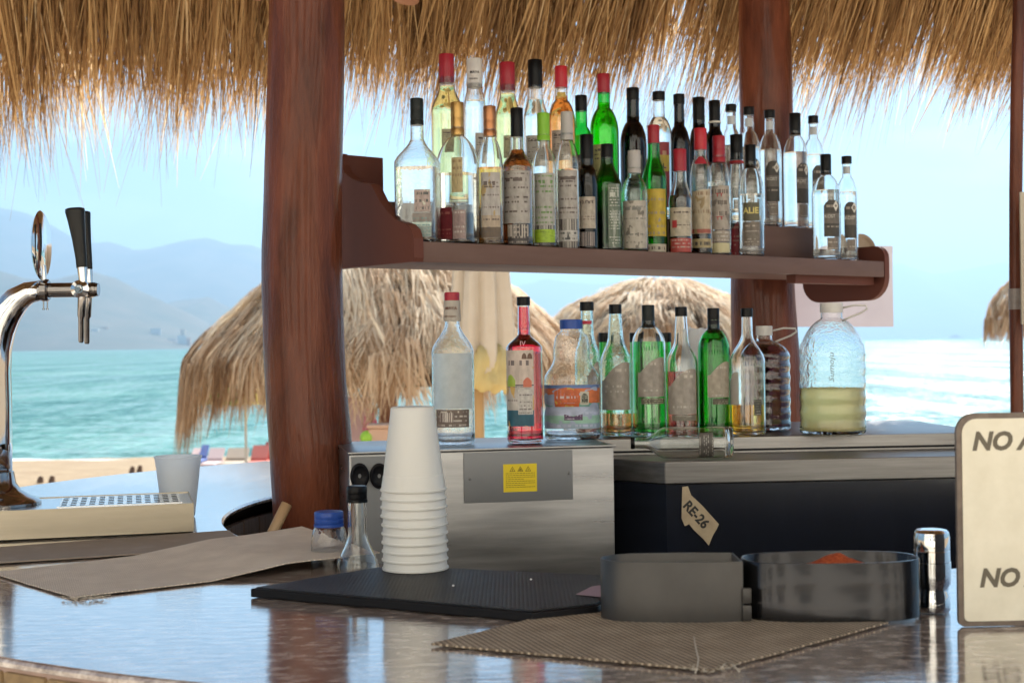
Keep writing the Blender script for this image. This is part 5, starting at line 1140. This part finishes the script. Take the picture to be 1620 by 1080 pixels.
# table sign
sg0 = onz(1517, 992, CT); sgn = thing('menu_sign', 'worn cream sign with brown rounded border standing at the right end of the counter', 'sign', (sg0.x, sg0.y, CT+.0008), R(2))
hs = at(1520, 655, sg0.y).z-CT; ws = .215
def rrect(x0, x1_, z0, z1_, r, y):
    o_ = []
    for cx, cz, a0 in ((x1_-r, z1_-r, 0), (x0+r, z1_-r, 90), (x0+r, z0+r*.35, 180), (x1_-r, z0+r*.35, 270)):
        rr = r if a0 < 180 else r*.35; cx = x0+rr if a0 in (90, 180) else x1_-rr
        for k in range(7): a = R(a0+15*k); o_.append((cx+rr*math.cos(a), y, cz+rr*math.sin(a)))
    return o_
fb = mat('sign_border', (0.20, 0.16, 0.13), 0.5, noise_s=60, col2=(0.12, 0.09, 0.075))
g = MB(); g.prism(rrect(0, ws, 0, hs, .022, 0), (0, .006, 0)); o = g.build('frame', fb, sgn); 
cs = mat('worn_cream_panel', (0.80, 0.75, 0.62), 0.5, noise_s=26, col2=(0.71, 0.66, 0.53), bump=.0002)
b_ = .0062; g = MB(); g.prism(rrect(b_, ws-b_, b_, hs-b_, .017, -.0012), (0, .001, 0)); fc_ = g.build('panel', cs, sgn)
gi = mat('sign_letters', (0.135, 0.115, 0.085), 0.6)
sp = sg0.y/F
def sgxy(px, py): q = at(px, py, sg0.y); return q.x-sg0.x, q.z-CT-.0008
for tx, ty in ((1537, 711), (1549, 927)):
    x_, z_ = sgxy(tx, ty)
    text_mesh('NO A', .0290, gi, fc_, lambda x, y, x_=x_, z_=z_: (x_+x, -.0016, z_+y), bold=.042, shear=.22, xs=.99)

# ================================================================== BEACH
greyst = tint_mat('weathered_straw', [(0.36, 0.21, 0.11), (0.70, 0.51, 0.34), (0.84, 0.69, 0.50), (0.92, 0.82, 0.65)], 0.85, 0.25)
core = mat('thatch_core', (0.16, 0.11, 0.07), 0.95, noise_s=6, col2=(0.07, 0.045, 0.028), bump=.03, bump_s=10)
ppost = mat('palapa_post', (0.30, 0.12, 0.07), 0.6, noise_s=5, col2=(0.22, 0.08, 0.05))
def palapa(label, px, Y, prof, N, seed, drop, postw, gz_=-1.5, Lb=.55, wd=.011, side_drop=None):
    """prof: (half width px, y px) silhouette from apex down, turned into a round thatch dome"""
    s_ = Y/F; c = at(px, prof[-1][1], Y); o = thing('palapa_umbrella', label, 'palapa', (c.x, Y, gz_), 0, 'thatched palapas on the beach')
    ov = Vector((c.x, Y, gz_))
    pr = [(hw*s_, zat(px, y, Y)-gz_) for hw, y in prof]; rs = [p[0] for p in pr]; zs = [p[1] for p in pr]
    g = MB(); g.lathe([(z-.13, max(.02, r-.13)) for r, z in reversed(pr)], 40); g.build('roof_core', core, o, angle=180)
    rg = np.random.default_rng(seed); k = 6; P = np.zeros((N, k, 3)); W = np.zeros((N, k)); side = np.zeros((N, 3)); t = np.linspace(0, 1, k)
    q = rg.random(N)**.62; arc = np.concatenate([[0], np.cumsum(np.hypot(np.diff(rs), np.diff(zs)))]); arc /= arc[-1]
    slen = np.hypot(np.diff(rs), np.diff(zs)).sum()
    th = rg.random(N)*2*math.pi; tint = np.zeros(N)
    G_ = 20; nC = N//G_+1; cq = rg.random(nC)**.62; ca_ = rg.random(nC)*2*math.pi; cl_ = rg.random(nC); ct = rg.normal(0, .20, nC); cs = rg.normal(0, .22, nC)
    for i in range(N):
        c_ = i//G_; q[i] = min(1, max(0, cq[c_]+rg.normal(0, .012))); rr_ = max(.12, float(np.interp(q[i], arc, rs))); th[i] = ca_[c_]+rg.normal(0, .055/rr_)
        a = th[i]; od = Vector((math.cos(a), math.sin(a), 0)); tn = Vector((-od.y, od.x, 0)); cl = noise.noise(Vector((od.x*3, od.y*3, seed+q[i]*4)))
        L_ = Lb*(0.45+.35*rg.random()+.5*cl_[c_]); s0 = q[i]; lift = .02+.03*rg.random()+.085*cl_[c_]**2; sw = rg.normal(0, .12)+cs[c_]
        if side_drop and s0 > .7: L_ *= 1+side_drop(a)
        last = s0+L_/slen
        for j in range(k):
            s_j = s0+t[j]*L_/slen
            if s_j <= 1: r = np.interp(s_j, arc, rs); z = np.interp(s_j, arc, zs)
            else:
                e = (s_j-1)*slen; r = rs[-1]+e*.12; dd = 1.0; z = zs[-1]-e*dd
            p = od*(r+lift*(1-.3*t[j]))+tn*(sw*t[j]*L_)+Vector((0, 0, z+lift*.7+.03*t[j]*rg.normal()))
            P[i, j] = p
        W[i] = rg.uniform(.5, 1.3)*wd*np.array([1, 1, .95, .8, .55, .1])
        sd__ = tn+Vector((0, 0, 1))*rg.normal(0, .3)+od*rg.normal(0, .35); side[i] = sd__.normalized()
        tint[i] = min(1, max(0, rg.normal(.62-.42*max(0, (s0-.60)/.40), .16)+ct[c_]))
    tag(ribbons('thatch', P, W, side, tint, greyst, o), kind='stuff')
    g = MB(); g.tube([(0, 0, zs[0]-.15), (.01, 0, 1.2), (0, 0, -.3)], [.06, postw*s_/2, postw*s_/2*1.05], 18); g.build('post', ppost, o, angle=180)
    # spokes under the thatch
    for kk in range(8):
        a = 2*math.pi*(kk+.5)/8; g = MB(); g.tube([(0, 0, zs[0]-.35), (rs[-1]*.93*math.cos(a), rs[-1]*.93*math.sin(a), zs[-1]-.02)], .028, 8); g.build('spoke', ppost, o, angle=180)
    return o
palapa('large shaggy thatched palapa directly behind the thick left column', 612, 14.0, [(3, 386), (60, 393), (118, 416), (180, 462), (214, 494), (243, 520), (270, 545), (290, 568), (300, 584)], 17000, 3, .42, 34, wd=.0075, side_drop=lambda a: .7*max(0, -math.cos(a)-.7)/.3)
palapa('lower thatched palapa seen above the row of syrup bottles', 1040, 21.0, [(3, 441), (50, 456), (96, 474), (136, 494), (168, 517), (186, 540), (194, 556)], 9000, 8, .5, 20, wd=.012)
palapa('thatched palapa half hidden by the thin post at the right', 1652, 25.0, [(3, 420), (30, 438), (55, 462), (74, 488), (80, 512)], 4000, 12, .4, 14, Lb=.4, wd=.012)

# closed cream umbrella
cl_m = mat('cream_canvas', (0.74, 0.67, 0.56), 0.85, noise_s=6, col2=(0.68, 0.60, 0.49), translucent=.2); rf = mat('yellowed_canvas', (0.74, 0.62, 0.30), 0.85, translucent=.25)
UY = 8.0; c = at(762, 600, UY); um = thing('closed_umbrella', 'closed cream canvas umbrella tied with a yellowish gathered valance', 'umbrella', (c.x, UY, -1.5))
def uz(y): return zat(762, y, UY)+1.5
s_ = UY/F; g = MB(); P_ = []
for y, r in ((372, 12), (400, 33), (430, 38), (470, 41), (520, 44), (560, 44), (600, 40)):
    zz = uz(y); P_.append([((1+.5*(abs(math.sin(4*a+.25*math.sin(zz*3)))-.5)+.06*math.cos(17*a))*r*s_*math.cos(a)+0, (1+.5*(abs(math.sin(4*a+.25*math.sin(zz*3)))-.5)+.06*math.cos(17*a))*r*s_*math.sin(a)*.9, zz) for a in [2*math.pi*i/96 for i in range(97)]])
g.grid(P_); g.build('canvas', cl_m, um, angle=180)
g = MB(); P_ = []; rings = ((543, 22), (548, 38), (560, 47), (575, 50), (590, 46), (602, 54), (614, 50), (618, 38))
for k, (y, r) in enumerate(rings):
    zz = uz(y); P_.append([((1+.13*math.cos(7*a+k*.9)+.10*nz(3*math.cos(a)+k*.5, 3*math.sin(a)))*r*s_*math.cos(a)+.02, (1+.14*math.cos(9*a+k))*r*s_*math.sin(a), zz+.04*nz(4*math.cos(a), 4*math.sin(a)+k)) for a in [2*math.pi*i/72 for i in range(73)]])
g.grid(P_); g.build('valance', rf, um, angle=180)
g = MB(); g.tube([(-.02, 0, uz(378)), (-.02, 0, 0)], 9*s_, 16); g.build('pole', mat('umbrella_pole', (0.50, 0.33, 0.15), 0.5, noise_s=4, col2=(0.42, 0.26, 0.11)), um)
g = MB(); g.box(-.25, .25, -.25, .25, -.01, .09, bev=.02); g.build('base', mat('umbrella_base', (0.06, 0.08, 0.09), 0.6), um)
# open beach umbrella seen beyond the big palapa
UB = 24.0; c = at(388, 620, UB); ub = thing('beach_umbrella', 'yellow and green beach umbrella standing beyond the big palapa', 'umbrella', (c.x, UB, gz(c.x, UB)))
zt_ = zat(388, 590, UB)-gz(c.x, UB); rr = 82*UB/F
ucols = [mat('umbrella_yellow', (0.70, 0.58, 0.10), 0.7, translucent=.5), mat('umbrella_green', (0.25, 0.55, 0.12), 0.7, translucent=.5), mat('umbrella_coral', (0.70, 0.25, 0.14), 0.7, translucent=.5)]
for k in range(8):
    g = MB(); P_ = []
    for j in range(7):
        f = j/6; P_.append([(rr*f*math.cos(R(45*k+45*i/4)), rr*f*math.sin(R(45*k+45*i/4)), zt_-.52*f**1.8*(1-.04*math.sin(math.pi*i/4)*f)) for i in range(5)])
    g.grid(P_); g.build('canopy_panel', ucols[(0, 1, 0, 2)[k % 4]], ub, angle=180)
g = MB(); g.tube([(0, 0, 0), (0, 0, zt_+.06)], .022, 10); g.build('pole', CAPM['white'], ub)
# things on the sand
colm = {'coral': mat('coral_fabric', (0.62, 0.17, 0.13), 0.8), 'tan': mat('tan_fabric', (0.45, 0.36, 0.27), 0.8), 'blue': mat('blue_fabric', (0.10, 0.16, 0.42), 0.7), 'pink': mat('pale_pink_fabric', (0.62, 0.46, 0.44), 0.8), 'white': CAPM['white']}
def lounger(px, py, Y, c, label, wpx=30, hpx=16):
    p = at(px, py, Y); z0 = gz(p.x, Y); s_ = Y/F; o = thing('beach_lounger', label, 'lounger', (p.x, Y, z0), 0, 'low beach seats by the water'); W_ = wpx*s_; H_ = max(.25, zat(px, py-hpx, Y)-z0)
    g = MB(); g.box(-W_/2, W_/2, -.3, .9, .16, .24, bev=.03); g.build('seat', colm[c], o)
    g = MB(); g.prism([(-W_/2, .6, .22), (W_/2, .6, .22), (W_/2, .62, .30), (-W_/2, .62, .30)], (0, .35, H_-.25)); g.build('backrest', colm[c], o)
    g = MB()
    for sx_ in (-1, 1):
        for y_ in (-.2, .8): g.tube([(sx_*W_*.45, y_, 0), (sx_*W_*.45, y_, .17)], .02, 6)
    g.build('legs', colm['white'], o)
lounger(402, 728, 33.5, 'coral', 'coral red beach lounger right beside the thick column', 26); lounger(421, 726, 33.8, 'coral', 'coral red beach lounger half hidden by the thick column', 22, 20)
lounger(366, 730, 33.6, 'tan', 'tan beach lounger between the coral and pink ones', 34, 14); lounger(331, 731, 33.4, 'pink', 'pale pink beach lounger left of the tan one', 24, 15); lounger(312, 731, 34.5, 'blue', 'blue beach lounger above the single frosted cup', 12, 20)
lounger(300, 728, 34.6, 'pink', 'small pale pink beach lounger left of the blue one', 14, 12)
dw = mat('driftwood', (0.24, 0.15, 0.10), 0.9, noise_s=8, col2=(0.15, 0.09, 0.06))
for k, (px, py, lb) in enumerate(((63, 752, 'leftmost dark stump on the sand beside the beer tower'), (81, 751, 'dark stump just right of the leftmost one on the sand'), (208, 738, 'left one of two dark stumps nearer the frosted cup'), (220, 738, 'right one of two dark stumps nearer the frosted cup'))):
    Y = 31.2 if k < 2 else 34; p = at(px, py, Y); z0 = gz(p.x, Y); g = MB(); g.tube([(0, 0, -.1), (.01, 0, .08), (.03, .01, .15+.02*k)], [.08, .07, .045], 9); o = g.build('driftwood_stump', dw, loc=(p.x, Y, z0)); tag(o, lb, 'stump', 'dark stumps on the sand')
# pink sling chair, magenta bag and green ball under the big palapa
Y = 12.6; z0 = -1.5; p = at(566, 690, Y)
ch_ = thing('sling_chair', 'pale pink sling chair in the shade beside the palapa post', 'chair', (p.x, Y, z0), R(15)); hh = zat(566, 630, Y)-z0
g = MB(); g.grid([[(-.17+.34*i/4, .42-.5*f, .0+hh*(1-f)**.9*(1)+.25*f) for i in range(5)] for f in [q/8 for q in range(9)]]); g.build('sling', mat('pale_pink_sling', (.66, .48, .52), .8, translucent=.3), ch_, angle=180)
g = MB()
for sx_ in (-.18, .18): g.tube([(sx_, .44, hh), (sx_, -.12, .0)], .015, 8); g.tube([(sx_, .5, 0), (sx_, -.12, .30)], .015, 8)
g.build('frame', CAPM['white'], ch_)
p = at(586, 680, 12.2); g = MB(); zt_ = zat(586, 645, 12.2)-z0; g.lathe([(0, .10), (.05, .13), (zt_*.6, .12), (zt_*.9, .08), (zt_, .03)], 18)
tag(g.build('beach_bag', mat('magenta_fabric', (.60, .08, .24), .8), loc=(p.x, 12.2, z0)), 'tall magenta beach bag between the chair and the palapa post', 'bag')
p = at(581, 692, 11.6); zt_ = zat(581, 692, 11.6); g = MB(); g.lathe([(.06*math.sin(R(a)), .06*math.cos(R(a))) for a in range(-90, 91, 15)], 20)
crate = thing('storage_crate', 'pale orange crate standing at the foot of the palapa post', 'crate', (at(612, 690, 11.7).x, 11.7, z0)); ctop = zat(603, 676, 11.7)-z0
g2 = MB(); g2.box(-.14, .14, -.14, .14, 0, ctop, bev=.02); g2.build('box', mat('pale_orange', (.62, .40, .28), .8), crate); g2 = MB(); g2.box(-.15, .15, -.15, .15, ctop+.001, ctop+.03, bev=.008); g2.build('lid', mat('pale_orange', (.62, .40, .28), .8), crate)
stand = thing('side_stool', 'low stool carrying the green ball beside the palapa post', 'stool', (p.x, 11.6, z0)); g2 = MB(); g2.lathe([(zt_-z0-.085, .15), (zt_-z0-.062, .15)], 24); g2.build('seat', colm['white'], stand)
for a in (90, 210, 330): g2 = MB(); g2.tube([(.11*math.cos(R(a)), .11*math.sin(R(a)), zt_-z0-.085), (.14*math.cos(R(a)), .14*math.sin(R(a)), 0)], .014, 8); g2.build('leg', colm['white'], stand)
tag(g.build('beach_ball', mat('green_ball', (.35, .62, .06), .5), loc=(p.x, 11.6, zt_)), 'small lime green ball beside the palapa post', 'ball')

# ================================================================== AIR
hz_m = bpy.data.materials.new('sea_haze'); hz_m.use_nodes = True; nt = hz_m.node_tree; nt.nodes.remove(nt.nodes['Principled BSDF'])
v = nt.nodes.new('ShaderNodeVolumePrincipled'); v.inputs['Color'].default_value = (0.36, 0.57, 0.80, 1); v.inputs['Density'].default_value = 1.15e-4; v.inputs['Anisotropy'].default_value = 0.35
nt.links.new(v.outputs[0], nt.nodes['Material Output'].inputs['Volume'])
g = MB(); g.box(-31000, 31000, -3500, 32000, -8.0, 1500); tag(g.build('haze', hz_m, smooth=False), 'pale blue sea haze over the bay', 'haze', kind='stuff')
